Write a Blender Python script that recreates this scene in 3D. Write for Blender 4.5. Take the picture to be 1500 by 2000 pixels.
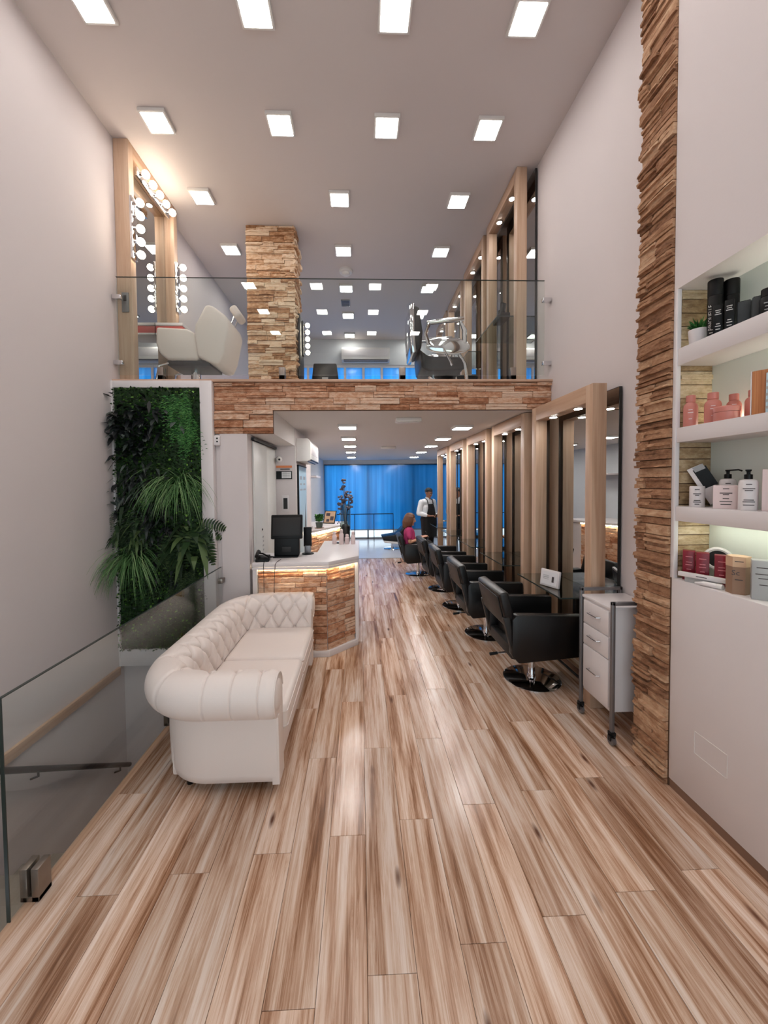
import bpy, bmesh, math, random
from math import sin, cos, pi, sqrt, atan2, exp, radians
from mathutils import Matrix, Vector

for o in list(bpy.data.objects):
    bpy.data.objects.remove(o)
SC = bpy.context.scene
COL = SC.collection
random.seed(7)

# ------------------------------------------------------------------ camera, world, exposure
YAW, PITCH, ROLL, CAMH = .035, .0323, .0096, 1.8
FW = Vector((sin(YAW) * cos(PITCH), cos(YAW) * cos(PITCH), -sin(PITCH)))
R0 = Vector((cos(YAW), -sin(YAW), 0))
U0 = R0.cross(FW)
RV = R0 * cos(ROLL) - U0 * sin(ROLL)
UV = U0 * cos(ROLL) + R0 * sin(ROLL)
cam = bpy.data.cameras.new('camera')
cam.sensor_fit = 'VERTICAL'
cam.sensor_height = 36
cam.sensor_width = 27
cam.lens = 750 / 2000 * 36
cam.shift_x = (750 - 731) / 2000
cam.shift_y = -(1000 - 969) / 2000
cam.clip_start = .02
co = bpy.data.objects.new('camera', cam)
co.matrix_world = Matrix(((RV.x, UV.x, -FW.x, 0), (RV.y, UV.y, -FW.y, 0), (RV.z, UV.z, -FW.z, CAMH), (0, 0, 0, 1)))
COL.objects.link(co)
SC.camera = co

world = bpy.data.worlds.new('world')
SC.world = world
world.use_nodes = True
bg = world.node_tree.nodes['Background']
bg.inputs[0].default_value = (.80, .90, 1.0, 1)
bg.inputs[1].default_value = 1.3
vs = SC.view_settings
vs.view_transform = 'Standard'
vs.look = 'None'
vs.gamma = 1
vs.use_curve_mapping = False
vs.exposure = 0.92
PANEL_E = 14.0
SPOT_E = 40.0
BULB_E = 12.0
SC.cycles.max_bounces = 10
SC.cycles.diffuse_bounces = 5
SC.cycles.glossy_bounces = 5
SC.cycles.transparent_max_bounces = 16
SC.cycles.caustics_reflective = False
SC.cycles.caustics_refractive = False
SC.cycles.sample_clamp_indirect = 6

# ------------------------------------------------------------------ materials
def new_mat(name):
    m = bpy.data.materials.new(name)
    m.use_nodes = True
    nt = m.node_tree
    return m, nt, nt.nodes['Principled BSDF']

def lin(c):
    return tuple(((v / 255) / 12.92 if v / 255 <= .04045 else ((v / 255 + .055) / 1.055) ** 2.4) for v in c) + (1,)

def pmat(name, rgb, rough=.5, metal=0, spec=.5, bump=0, bscale=60, var=0, vscale=8, coat=0):
    m, nt, b = new_mat(name)
    c = lin(rgb)
    b.inputs['Base Color'].default_value = c
    b.inputs['Roughness'].default_value = rough
    b.inputs['Metallic'].default_value = metal
    b.inputs['Specular IOR Level'].default_value = spec
    b.inputs['Coat Weight'].default_value = coat
    tc = nt.nodes.new('ShaderNodeTexCoord')
    if var:
        n = nt.nodes.new('ShaderNodeTexNoise')
        n.inputs['Scale'].default_value = vscale
        nt.links.new(tc.outputs['Object'], n.inputs['Vector'])
        r = nt.nodes.new('ShaderNodeMapRange')
        r.inputs[3].default_value = 1 - var
        r.inputs[4].default_value = 1 + var
        nt.links.new(n.outputs['Fac'], r.inputs[0])
        mx = nt.nodes.new('ShaderNodeVectorMath')
        mx.operation = 'SCALE'
        mx.inputs[0].default_value = c[:3]
        nt.links.new(r.outputs[0], mx.inputs['Scale'])
        nt.links.new(mx.outputs[0], b.inputs['Base Color'])
    if bump:
        n = nt.nodes.new('ShaderNodeTexNoise')
        n.inputs['Scale'].default_value = bscale
        n.inputs['Detail'].default_value = 4
        nt.links.new(tc.outputs['Object'], n.inputs['Vector'])
        bp = nt.nodes.new('ShaderNodeBump')
        bp.inputs['Strength'].default_value = bump
        bp.inputs['Distance'].default_value = .01
        nt.links.new(n.outputs['Fac'], bp.inputs['Height'])
        nt.links.new(bp.outputs[0], b.inputs['Normal'])
    return m

def emat(name, col, e):
    m, nt, b = new_mat(name)
    b.inputs['Base Color'].default_value = (.8, .8, .8, 1)
    b.inputs['Emission Color'].default_value = col + (1,)
    b.inputs['Emission Strength'].default_value = e
    return m

def glass_mat(name, tint, f0=.04, gain=1.0):
    m, nt, b = new_mat(name)
    nt.nodes.remove(b)
    out = nt.nodes['Material Output']
    t = nt.nodes.new('ShaderNodeBsdfTransparent')
    t.inputs[0].default_value = tint + (1,)
    g = nt.nodes.new('ShaderNodeBsdfGlossy')
    g.inputs['Roughness'].default_value = 0.0
    g.inputs[0].default_value = (gain, gain, gain, 1)
    lw = nt.nodes.new('ShaderNodeLayerWeight')
    lw.inputs[0].default_value = .5
    pw = nt.nodes.new('ShaderNodeMath')
    pw.operation = 'POWER'
    pw.inputs[1].default_value = 5
    nt.links.new(lw.outputs['Facing'], pw.inputs[0])
    fr = nt.nodes.new('ShaderNodeMath')
    fr.operation = 'MULTIPLY_ADD'
    fr.inputs[1].default_value = 1 - f0
    fr.inputs[2].default_value = f0
    nt.links.new(pw.outputs[0], fr.inputs[0])
    mx = nt.nodes.new('ShaderNodeMixShader')
    nt.links.new(fr.outputs[0], mx.inputs[0])
    nt.links.new(t.outputs[0], mx.inputs[1])
    nt.links.new(g.outputs[0], mx.inputs[2])
    nt.links.new(mx.outputs[0], out.inputs[0])
    return m

def ramp(nt, stops):
    r = nt.nodes.new('ShaderNodeValToRGB')
    e = r.color_ramp.elements
    while len(e) < len(stops):
        e.new(.5)
    for i, (p, c) in enumerate(stops):
        e[i].position = p
        e[i].color = lin(c)
    return r

def wood_mat(name, stops, axis, rough=.45, scale=1.0, per_obj=True, stretch=14, spec=.4, bump=.12):
    m, nt, b = new_mat(name)
    tc = nt.nodes.new('ShaderNodeTexCoord')
    mp = nt.nodes.new('ShaderNodeMapping')
    s = [stretch * scale] * 3
    s[axis] = .55 * scale
    mp.inputs['Scale'].default_value = s
    nt.links.new(tc.outputs['Object'], mp.inputs['Vector'])
    if per_obj:
        oi = nt.nodes.new('ShaderNodeObjectInfo')
        ml = nt.nodes.new('ShaderNodeMath')
        ml.operation = 'MULTIPLY'
        ml.inputs[1].default_value = 57.0
        nt.links.new(oi.outputs['Random'], ml.inputs[0])
        cb = nt.nodes.new('ShaderNodeCombineXYZ')
        for i in range(3):
            nt.links.new(ml.outputs[0], cb.inputs[i])
        nt.links.new(cb.outputs[0], mp.inputs['Location'])
    n = nt.nodes.new('ShaderNodeTexNoise')
    n.inputs['Scale'].default_value = 1
    n.inputs['Detail'].default_value = 5
    n.inputs['Roughness'].default_value = .62
    n.inputs['Distortion'].default_value = .35
    nt.links.new(mp.outputs[0], n.inputs['Vector'])
    r = ramp(nt, stops)
    nt.links.new(n.outputs['Fac'], r.inputs[0])
    nt.links.new(r.outputs[0], b.inputs['Base Color'])
    b.inputs['Roughness'].default_value = rough
    b.inputs['Specular IOR Level'].default_value = spec
    if bump:
        bp = nt.nodes.new('ShaderNodeBump')
        bp.inputs['Strength'].default_value = bump
        bp.inputs['Distance'].default_value = .004
        nt.links.new(n.outputs['Fac'], bp.inputs['Height'])
        nt.links.new(bp.outputs[0], b.inputs['Normal'])
    return m

def plank_mat():
    m, nt, b = new_mat('floor_plank')
    tc = nt.nodes.new('ShaderNodeTexCoord')
    oi = nt.nodes.new('ShaderNodeObjectInfo')
    def seeded(scale, k):
        mp = nt.nodes.new('ShaderNodeMapping')
        mp.inputs['Scale'].default_value = scale
        ml = nt.nodes.new('ShaderNodeMath')
        ml.operation = 'MULTIPLY'
        ml.inputs[1].default_value = k
        nt.links.new(oi.outputs['Random'], ml.inputs[0])
        cb = nt.nodes.new('ShaderNodeCombineXYZ')
        for i in range(3):
            nt.links.new(ml.outputs[0], cb.inputs[i])
        nt.links.new(cb.outputs[0], mp.inputs['Location'])
        nt.links.new(tc.outputs['Object'], mp.inputs['Vector'])
        return mp
    def noise(mp, detail, rough, dist):
        n = nt.nodes.new('ShaderNodeTexNoise')
        n.inputs['Scale'].default_value = 1
        n.inputs['Detail'].default_value = detail
        n.inputs['Roughness'].default_value = rough
        n.inputs['Distortion'].default_value = dist
        nt.links.new(mp.outputs[0], n.inputs['Vector'])
        return n
    big = noise(seeded((16, .9, 1), 91), 3, .55, .5)
    fine = noise(seeded((85, 2.6, 1), 37), 6, .75, .9)
    mx = nt.nodes.new('ShaderNodeMix')
    mx.inputs[0].default_value = .42
    nt.links.new(big.outputs['Fac'], mx.inputs[2])
    nt.links.new(fine.outputs['Fac'], mx.inputs[3])
    r = ramp(nt, [(.31, (102, 66, 44)), (.40, (148, 106, 78)), (.46, (182, 143, 117)), (.53, (210, 180, 158)), (.62, (230, 211, 198))])
    nt.links.new(mx.outputs[0], r.inputs[0])
    # knots
    vo = nt.nodes.new('ShaderNodeTexVoronoi')
    vo.inputs['Scale'].default_value = 1
    nt.links.new(seeded((6, 1.7, 1), 13).outputs[0], vo.inputs['Vector'])
    kn = nt.nodes.new('ShaderNodeMapRange')
    kn.inputs[1].default_value = .03
    kn.inputs[2].default_value = .11
    nt.links.new(vo.outputs['Distance'], kn.inputs[0])
    mk = nt.nodes.new('ShaderNodeMix')
    mk.data_type = 'RGBA'
    mk.inputs[6].default_value = lin((96, 58, 38))
    nt.links.new(kn.outputs[0], mk.inputs[0])
    nt.links.new(r.outputs[0], mk.inputs[7])
    # whole-plank tone
    hv = nt.nodes.new('ShaderNodeHueSaturation')
    rr = nt.nodes.new('ShaderNodeMapRange')
    rr.inputs[3].default_value = .84
    rr.inputs[4].default_value = 1.1
    nt.links.new(oi.outputs['Random'], rr.inputs[0])
    nt.links.new(rr.outputs[0], hv.inputs['Value'])
    nt.links.new(mk.outputs[2], hv.inputs['Color'])
    nt.links.new(hv.outputs[0], b.inputs['Base Color'])
    b.inputs['Roughness'].default_value = .22
    b.inputs['Specular IOR Level'].default_value = .45
    return m

def stone_mat(name, stops):
    m, nt, b = new_mat(name)
    tc = nt.nodes.new('ShaderNodeTexCoord')
    geo = nt.nodes.new('ShaderNodeNewGeometry')
    oi = nt.nodes.new('ShaderNodeObjectInfo')
    n = nt.nodes.new('ShaderNodeTexNoise')
    mp = nt.nodes.new('ShaderNodeMapping')
    mp.inputs['Scale'].default_value = (16, 16, 34)
    nt.links.new(geo.outputs['Position'], mp.inputs['Vector'])
    n.inputs['Scale'].default_value = 1
    n.inputs['Detail'].default_value = 6
    n.inputs['Roughness'].default_value = .72
    nt.links.new(mp.outputs[0], n.inputs['Vector'])
    a = nt.nodes.new('ShaderNodeMath')
    a.operation = 'MULTIPLY_ADD'
    a.inputs[1].default_value = .62
    nt.links.new(oi.outputs['Random'], a.inputs[0])
    s = nt.nodes.new('ShaderNodeMath')
    s.operation = 'MULTIPLY_ADD'
    s.inputs[1].default_value = 1.5
    s.inputs[2].default_value = -.55
    nt.links.new(n.outputs['Fac'], s.inputs[0])
    nt.links.new(s.outputs[0], a.inputs[2])
    r = ramp(nt, stops)
    nt.links.new(a.outputs[0], r.inputs[0])
    nt.links.new(r.outputs[0], b.inputs['Base Color'])
    b.inputs['Roughness'].default_value = .85
    b.inputs['Specular IOR Level'].default_value = .25
    bp = nt.nodes.new('ShaderNodeBump')
    bp.inputs['Strength'].default_value = .9
    bp.inputs['Distance'].default_value = .01
    nt.links.new(n.outputs['Fac'], bp.inputs['Height'])
    nt.links.new(bp.outputs[0], b.inputs['Normal'])
    return m

def leaf_mat(name, stops, rough=.5):
    m, nt, b = new_mat(name)
    g = nt.nodes.new('ShaderNodeNewGeometry')
    r = ramp(nt, stops)
    nt.links.new(g.outputs['Random Per Island'], r.inputs[0])
    nt.links.new(r.outputs[0], b.inputs['Base Color'])
    b.inputs['Roughness'].default_value = rough
    b.inputs['Specular IOR Level'].default_value = .3
    return m

def blind_mat():
    m, nt, b = new_mat('blue_blind')
    nt.nodes.remove(b)
    out = nt.nodes['Material Output']
    tc = nt.nodes.new('ShaderNodeTexCoord')
    mp = nt.nodes.new('ShaderNodeMapping')
    mp.inputs['Scale'].default_value = (9, 1, .25)
    nt.links.new(tc.outputs['Object'], mp.inputs['Vector'])
    n = nt.nodes.new('ShaderNodeTexNoise')
    n.inputs['Scale'].default_value = 1
    n.inputs['Detail'].default_value = 3
    nt.links.new(mp.outputs[0], n.inputs['Vector'])
    r = ramp(nt, [(.3, (92, 168, 216)), (.7, (120, 198, 240))])
    nt.links.new(n.outputs['Fac'], r.inputs[0])
    t = nt.nodes.new('ShaderNodeBsdfTranslucent')
    nt.links.new(r.outputs[0], t.inputs[0])
    d = nt.nodes.new('ShaderNodeBsdfGlossy')
    d.inputs['Roughness'].default_value = .12
    mx = nt.nodes.new('ShaderNodeMixShader')
    mx.inputs[0].default_value = .05
    nt.links.new(t.outputs[0], mx.inputs[1])
    nt.links.new(d.outputs[0], mx.inputs[2])
    nt.links.new(mx.outputs[0], out.inputs[0])
    return m

M = dict(
    wall=pmat('white_wall_paint', (218, 209, 208), .8, spec=.2, bump=.04, bscale=90),
    ceil=pmat('ceiling_paint', (214, 204, 201), .85, spec=.15),
    lowceil=pmat('low_ceiling_paint', (224, 220, 217), .85, spec=.15),
    white=pmat('white_lacquer', (222, 216, 216), .35, spec=.45),
    offwhite=pmat('off_white_plastic', (222, 218, 214), .4),
    door=pmat('sliding_door_white', (216, 216, 212), .35),
    leather=pmat('cream_leather', (230, 219, 213), .42, spec=.4, bump=.05, bscale=220),
    seam=pmat('leather_seam', (176, 156, 140), .7),
    wleather=pmat('white_leather', (222, 208, 200), .45, spec=.4, bump=.05, bscale=200),
    bleather=pmat('black_leather', (11, 11, 13), .36, spec=.42, bump=.08, bscale=200),
    bleather2=pmat('dark_grey_leather', (30, 29, 29), .5, spec=.4, bump=.08, bscale=200),
    black=pmat('black_plastic', (8, 8, 9), .42, spec=.25),
    dark=pmat('dark_metal', (44, 44, 46), .4, metal=.6),
    grey=pmat('grey_steel', (128, 126, 128), .38, metal=.6),
    steel=pmat('brushed_steel', (150, 140, 132), .35, metal=.9),
    chrome=pmat('chrome', (225, 225, 228), .07, metal=1),
    mirror=pmat('mirror_silver', (205, 205, 202), .0, metal=1),
    edge=pmat('dark_edge', (30, 30, 30), .5),
    floorgap=pmat('floor_joint', (84, 60, 44), .8),
    tile=pmat('back_room_tile', (196, 198, 204), .2, spec=.5, var=.1, vscale=3),
    brownbase=pmat('brown_baseboard', (128, 98, 80), .5),
    mortar=pmat('stone_mortar', (92, 66, 48), .9),
    lightpanel=emat('lit_diffuser', (1.0, .955, .92), PANEL_E),
    lowpanel=emat('lit_low_diffuser', (1.0, .97, .95), 38.0),
    spot=emat('lit_spot', (1.0, .95, .90), SPOT_E),
    bulb=emat('lit_bulb', (1.0, .86, .68), BULB_E),
    led=emat('warm_led', (1.0, .88, .60), 26.0),
    ledw=emat('cool_led', (.95, 1.0, .84), 7.0),
    glass=glass_mat('clear_glass', (.93, .96, .95)),
    railglass=glass_mat('smoked_rail_glass', (.93, .95, .94)),
    shelfglass=glass_mat('grey_shelf_glass', (.72, .76, .74)),
    glassedge=pmat('glass_edge', (38, 48, 44), .3),
    blind=blind_mat(),
    stonec=stone_mat('pale_split_stone', [(.0, (138, 94, 62)), (.3, (182, 136, 100)), (.52, (214, 178, 144)), (.78, (232, 208, 182))]),
    stoneb=stone_mat('beam_split_stone', [(.0, (136, 86, 60)), (.3, (178, 124, 92)), (.55, (208, 164, 134)), (.8, (224, 194, 170))]),
    stonep=stone_mat('brown_split_stone', [(.0, (104, 72, 52)), (.3, (152, 110, 82)), (.6, (180, 138, 106)), (.9, (206, 170, 138))]),
    stoney=stone_mat('niche_stone', [(.0, (138, 108, 78)), (.35, (180, 152, 116)), (.7, (212, 190, 156)), (.95, (226, 208, 180))]),
    plank=plank_mat(),
    oakv=wood_mat('oak_upright', [(.3, (170, 134, 108)), (.5, (196, 164, 138)), (.7, (212, 184, 160))], 2),
    oakh=wood_mat('oak_rail', [(.3, (168, 132, 106)), (.5, (194, 160, 134)), (.7, (210, 182, 158))], 1),
    woodcard=wood_mat('knotty_wood_print', [(.3, (132, 74, 40)), (.5, (178, 112, 68)), (.7, (208, 148, 100))], 2, stretch=40, scale=1.5),
    oakx=wood_mat('oak_edge', [(.3, (170, 134, 110)), (.5, (196, 160, 136)), (.7, (210, 180, 158))], 0),
    leafg=leaf_mat('boxwood_leaf', [(0, (10, 22, 9)), (.5, (22, 48, 17)), (.85, (46, 86, 30)), (1, (120, 170, 66))]),
    leafd=leaf_mat('dark_leaf', [(0, (14, 17, 18)), (.55, (36, 40, 42)), (1, (84, 94, 88))], .45),
    grass=leaf_mat('grass_blade', [(0, (48, 84, 44)), (.6, (88, 128, 76)), (1, (140, 168, 116))]),
    fern=leaf_mat('fern_leaf', [(0, (26, 66, 28)), (.6, (52, 112, 48)), (1, (104, 160, 84))]),
    fernd=leaf_mat('dark_fern_leaf', [(0, (22, 42, 22)), (.6, (42, 66, 36)), (1, (84, 104, 62))]),
    red=pmat('red_panel', (196, 62, 54), .4),
    redbox=pmat('dark_red_carton', (124, 16, 36), .35),
    pink=pmat('dusty_pink_plastic', (196, 122, 110), .35),
    palepink=pmat('pale_pink_plastic', (226, 206, 204), .35),
    beige=pmat('beige_carton', (206, 170, 138), .5),
    brownc=pmat('brown_carton', (146, 112, 88), .5),
    greyc=pmat('grey_carton', (160, 160, 160), .4),
    print=pmat('printed_dark', (70, 62, 62), .6),
    printl=pmat('printed_light', (206, 200, 196), .5),
    printp=pmat('printed_pink', (206, 120, 128), .5),
    blackbox=pmat('charcoal_carton', (54, 58, 60), .6),
    greenpot=pmat('grey_green_pot', (78, 90, 84), .6),
    orange=pmat('orange_strip', (222, 130, 78), .6),
    paper=pmat('paper_white', (224, 222, 224), .6),
    poster=pmat('pale_blue_poster', (178, 204, 214), .4),
    posterd=pmat('poster_dark', (84, 74, 80), .4),
    skin=pmat('skin', (206, 150, 120), .55),
    skind=pmat('skin_tan', (146, 100, 78), .55),
    hairb=pmat('brown_hair', (98, 60, 38), .5, bump=.4, bscale=150),
    hairk=pmat('black_hair', (14, 12, 12), .45, bump=.4, bscale=150),
    magenta=pmat('magenta_cotton', (178, 52, 106), .8),
    shirt=pmat('white_shirt', (226, 230, 234), .8),
    apron=pmat('black_apron', (9, 9, 12), .7),
    trouser=pmat('dark_trousers', (30, 20, 22), .8),
    flower=pmat('dusty_mauve_flower', (96, 88, 96), .7),
    niche=pmat('green_lit_niche_paint', (220, 226, 218), .7, spec=.2),  # greenish light in the niche is put into this base colour
    tread=pmat('grey_stair_tread', (150, 144, 134), .6, var=.06),
    backw=pmat('back_wall_paint', (206, 208, 210), .8),
)

# ------------------------------------------------------------------ mesh builder
class MB:
    def __init__(s):
        s.v = []
        s.f = []
    def add(s, vs, fs):
        k = len(s.v)
        s.v += [tuple(p) for p in vs]
        s.f += [tuple(i + k for i in f) for f in fs]
        return s
    def box(s, x0, x1, y0, y1, z0, z1):
        return s.add([(x0, y0, z0), (x1, y0, z0), (x1, y1, z0), (x0, y1, z0), (x0, y0, z1), (x1, y0, z1), (x1, y1, z1), (x0, y1, z1)],
                     [(0, 3, 2, 1), (4, 5, 6, 7), (0, 1, 5, 4), (1, 2, 6, 5), (2, 3, 7, 6), (3, 0, 4, 7)])
    def obox(s, c, size, mat):
        c = Vector(c)
        vs = []
        for z in (-.5, .5):
            for x, y in ((-.5, -.5), (.5, -.5), (.5, .5), (-.5, .5)):
                vs.append(c + mat @ Vector((x * size[0], y * size[1], z * size[2])))
        return s.add(vs, [(0, 3, 2, 1), (4, 5, 6, 7), (0, 1, 5, 4), (1, 2, 6, 5), (2, 3, 7, 6), (3, 0, 4, 7)])
    def prism(s, poly, axis, a, b):
        n = len(poly)
        def mk(p, t):
            q = [0, 0, 0]
            o = [i for i in range(3) if i != axis]
            q[o[0]], q[o[1]], q[axis] = p[0], p[1], t
            return q
        vs = [mk(p, a) for p in poly] + [mk(p, b) for p in poly]
        fs = [tuple(range(n))[::-1], tuple(range(n, 2 * n))]
        fs += [(i, (i + 1) % n, n + (i + 1) % n, n + i) for i in range(n)]
        return s.add(vs, fs)
    def cyl(s, p0, p1, r, n=16, r2=None, caps=True):
        return s.tube([p0, p1], [r, r if r2 is None else r2], n, caps)
    def tube(s, pts, r, n=10, caps=True, closed=False):
        pts = [Vector(p) for p in pts]
        rr = r if isinstance(r, (list, tuple)) else [r] * len(pts)
        vs, fs = [], []
        ref = None
        m = len(pts)
        for i, p in enumerate(pts):
            a = pts[(i - 1) % m] if (closed or i > 0) else p
            b = pts[(i + 1) % m] if (closed or i < m - 1) else p
            d = (b - a).normalized()
            if ref is None:
                ref = d.orthogonal().normalized()
            ref = (ref - d * ref.dot(d))
            ref = ref.normalized() if ref.length > 1e-6 else d.orthogonal().normalized()
            w = d.cross(ref)
            for k in range(n):
                t = 2 * pi * k / n
                vs.append(p + (ref * cos(t) + w * sin(t)) * rr[i])
        for i in range(m if closed else m - 1):
            j = (i + 1) % m
            for k in range(n):
                k2 = (k + 1) % n
                fs.append((i * n + k, i * n + k2, j * n + k2, j * n + k))
        if caps and not closed:
            fs.append(tuple(range(n))[::-1])
            fs.append(tuple((m - 1) * n + k for k in range(n)))
        return s.add(vs, fs)
    def lathe(s, prof, n=20, c=(0, 0, 0), sx=1, sy=1):
        vs, fs = [], []
        for r, z in prof:
            for k in range(n):
                t = 2 * pi * k / n
                vs.append((c[0] + r * cos(t) * sx, c[1] + r * sin(t) * sy, c[2] + z))
        for i in range(len(prof) - 1):
            for k in range(n):
                k2 = (k + 1) % n
                fs.append((i * n + k, i * n + k2, (i + 1) * n + k2, (i + 1) * n + k))
        fs.append(tuple(range(n))[::-1])
        fs.append(tuple((len(prof) - 1) * n + k for k in range(n)))
        return s.add(vs, fs)
    def sph(s, c, r, nu=14, nv=8, mat=None):
        if not isinstance(r, (tuple, list)):
            r = (r, r, r)
        vs = []
        c = Vector(c)
        for i in range(1, nv):
            a = pi * i / nv
            for k in range(nu):
                t = 2 * pi * k / nu
                p = Vector((r[0] * sin(a) * cos(t), r[1] * sin(a) * sin(t), r[2] * cos(a)))
                vs.append(c + (mat @ p if mat else p))
        top = Vector((0, 0, r[2]))
        vs.append(c + (mat @ top if mat else top))
        vs.append(c - (mat @ top if mat else top))
        fs = []
        for i in range(nv - 2):
            for k in range(nu):
                k2 = (k + 1) % nu
                fs.append((i * nu + k, (i + 1) * nu + k, (i + 1) * nu + k2, i * nu + k2))
        T, B = len(vs) - 2, len(vs) - 1
        for k in range(nu):
            fs.append((T, k, (k + 1) % nu))
            fs.append((B, (nv - 2) * nu + (k + 1) % nu, (nv - 2) * nu + k))
        return s.add(vs, fs)
    def cap(s, p0, p1, r0, r1, n=12):
        "tapered capsule: one limb segment"
        p0, p1 = Vector(p0), Vector(p1)
        d = (p1 - p0)
        L = d.length or 1e-4
        d = d / L if d.length else Vector((0, 0, 1))
        pts, rr = [], []
        for i in range(4):
            a = pi / 2 * (1 - i / 3.0)
            pts.append(p0 - d * (r0 * sin(a) * .999))
            rr.append(max(r0 * cos(a), .0008))
        for i in range(4):
            a = pi / 2 * (i / 3.0)
            pts.append(p1 + d * (r1 * sin(a) * .999))
            rr.append(max(r1 * cos(a), .0008))
        return s.tube(pts, rr, n)
    def mesh(s, name, bevel=0, smooth=35, seg=2):
        me = bpy.data.meshes.new(name)
        me.from_pydata(s.v, [], s.f)
        if bevel:
            bm = bmesh.new()
            bm.from_mesh(me)
            ed = [e for e in bm.edges if len(e.link_faces) == 2 and e.calc_face_angle(0) > .5]
            bmesh.ops.bevel(bm, geom=ed, offset=bevel, segments=seg, affect='EDGES', clamp_overlap=True, profile=.5)
            bm.to_mesh(me)
            bm.free()
        if smooth:
            me.polygons.foreach_set('use_smooth', [True] * len(me.polygons))
            me.set_sharp_from_angle(angle=radians(smooth))
        me.update()
        return me
    def build(s, name, mat, parent=None, bevel=0, smooth=35, seg=2, label=None):
        me = s.mesh(name, bevel, smooth, seg)
        me.materials.append(M[mat] if isinstance(mat, str) else mat)
        o = bpy.data.objects.new(name, me)
        COL.objects.link(o)
        if parent:
            o.parent = parent
        if label:
            o['label'] = label
        return o

def thing(name, label, cat, loc=(0, 0, 0), rz=0, group=None):
    o = bpy.data.objects.new(name, None)
    o.empty_display_size = .1
    COL.objects.link(o)
    o.location = loc
    o.rotation_euler = (0, 0, rz)
    return tag(o, label, cat, group)

def tag(o, label, cat, group=None):
    o['label'] = label
    o['category'] = cat
    if group:
        o['group'] = group
    return o

def struct(o):
    o['kind'] = 'structure'
    return o

def dup(o, parent=None):
    c = o.copy()
    COL.objects.link(c)
    c.parent = parent
    for ch in list(o.children):
        dup(ch, c)
    return c

def place(mesh, name, mat, parent, loc, scale=(1, 1, 1), rz=0):
    o = bpy.data.objects.new(name, mesh)
    COL.objects.link(o)
    o.parent = parent
    o.location = loc
    o.scale = scale
    o.rotation_euler = (0, 0, rz)
    return o

def text(name, s, size, loc, rot, mat, parent, align='CENTER'):
    cu = bpy.data.curves.new(name, 'FONT')
    cu.body = s
    cu.size = size
    cu.align_x = align
    cu.align_y = 'CENTER'
    cu.extrude = .0004
    cu.resolution_u = 2
    t = bpy.data.objects.new(name, cu)
    COL.objects.link(t)
    bpy.context.view_layer.update()
    me = bpy.data.meshes.new_from_object(t.evaluated_get(bpy.context.evaluated_depsgraph_get()))
    bpy.data.objects.remove(t)
    me.materials.clear()
    me.materials.append(M[mat])
    o = bpy.data.objects.new(name, me)
    COL.objects.link(o)
    o.parent = parent
    o.location = loc
    o.rotation_euler = rot
    return o

def remeshed(mb, name, mat, parent, voxel=.01, smooth_it=4):
    me = mb.mesh(name + '_raw', 0, 0)
    t = bpy.data.objects.new(name, me)
    COL.objects.link(t)
    r = t.modifiers.new('r', 'REMESH')
    r.mode = 'VOXEL'
    r.voxel_size = voxel
    sm = t.modifiers.new('s', 'SMOOTH')
    sm.iterations = smooth_it
    sm.factor = .5
    bpy.context.view_layer.update()
    out = bpy.data.meshes.new_from_object(t.evaluated_get(bpy.context.evaluated_depsgraph_get()))
    bpy.data.objects.remove(t)
    out.name = name
    out.polygons.foreach_set('use_smooth', [True] * len(out.polygons))
    out.materials.clear()
    out.materials.append(M[mat])
    o = bpy.data.objects.new(name, out)
    COL.objects.link(o)
    o.parent = parent
    return o

# ------------------------------------------------------------------ split-stone pieces
def stone_mesh(seed, mat):
    rnd = random.Random(seed)
    nx, nz = 5, 3
    zs = [-.5] + sorted(-.5 + (k + rnd.uniform(-.25, .25)) / nz for k in range(1, nz)) + [.5]
    dep = [rnd.uniform(.3, 1.0) for _ in range(nz)]
    vs, fs = [], []
    rows = []
    for r in range(nz):
        for e in (0, 1):
            row = []
            for i in range(nx + 1):
                x = -.5 + i / nx
                edge = .82 if i in (0, nx) else 1
                z = zs[r + e]
                if 0 < r + e < nz:
                    z += rnd.uniform(-.05, .05)
                row.append(len(vs))
                vs.append((x, -dep[r] * edge * rnd.uniform(.86, 1.08), z))
            rows.append(row)
    for a, b in zip(rows, rows[1:]):
        for i in range(nx):
            fs.append((a[i], a[i + 1], b[i + 1], b[i]))
    back = []
    for x, z in ((-.5, -.5), (.5, -.5), (.5, .5), (-.5, .5)):
        back.append(len(vs))
        vs.append((x, 0, z))
    fs.append((back[0], *[0] * 0, back[1], *rows[0][::-1]))
    fs.append((back[2], back[3], *rows[-1]))
    left = [r[0] for r in rows]
    right = [r[-1] for r in rows]
    fs.append((back[3], back[0], *left))
    fs.append((back[1], back[2], *right[::-1]))
    fs.append(tuple(back[::-1]))
    me = bpy.data.meshes.new('stone')
    me.from_pydata(vs, [], fs)
    me.materials.append(M[mat])
    me.update()
    return me

STONES = {k: [stone_mesh(i * 7 + j, k) for i in range(10)] for j, k in enumerate(('stonec', 'stoneb', 'stonep', 'stoney'))}

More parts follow.
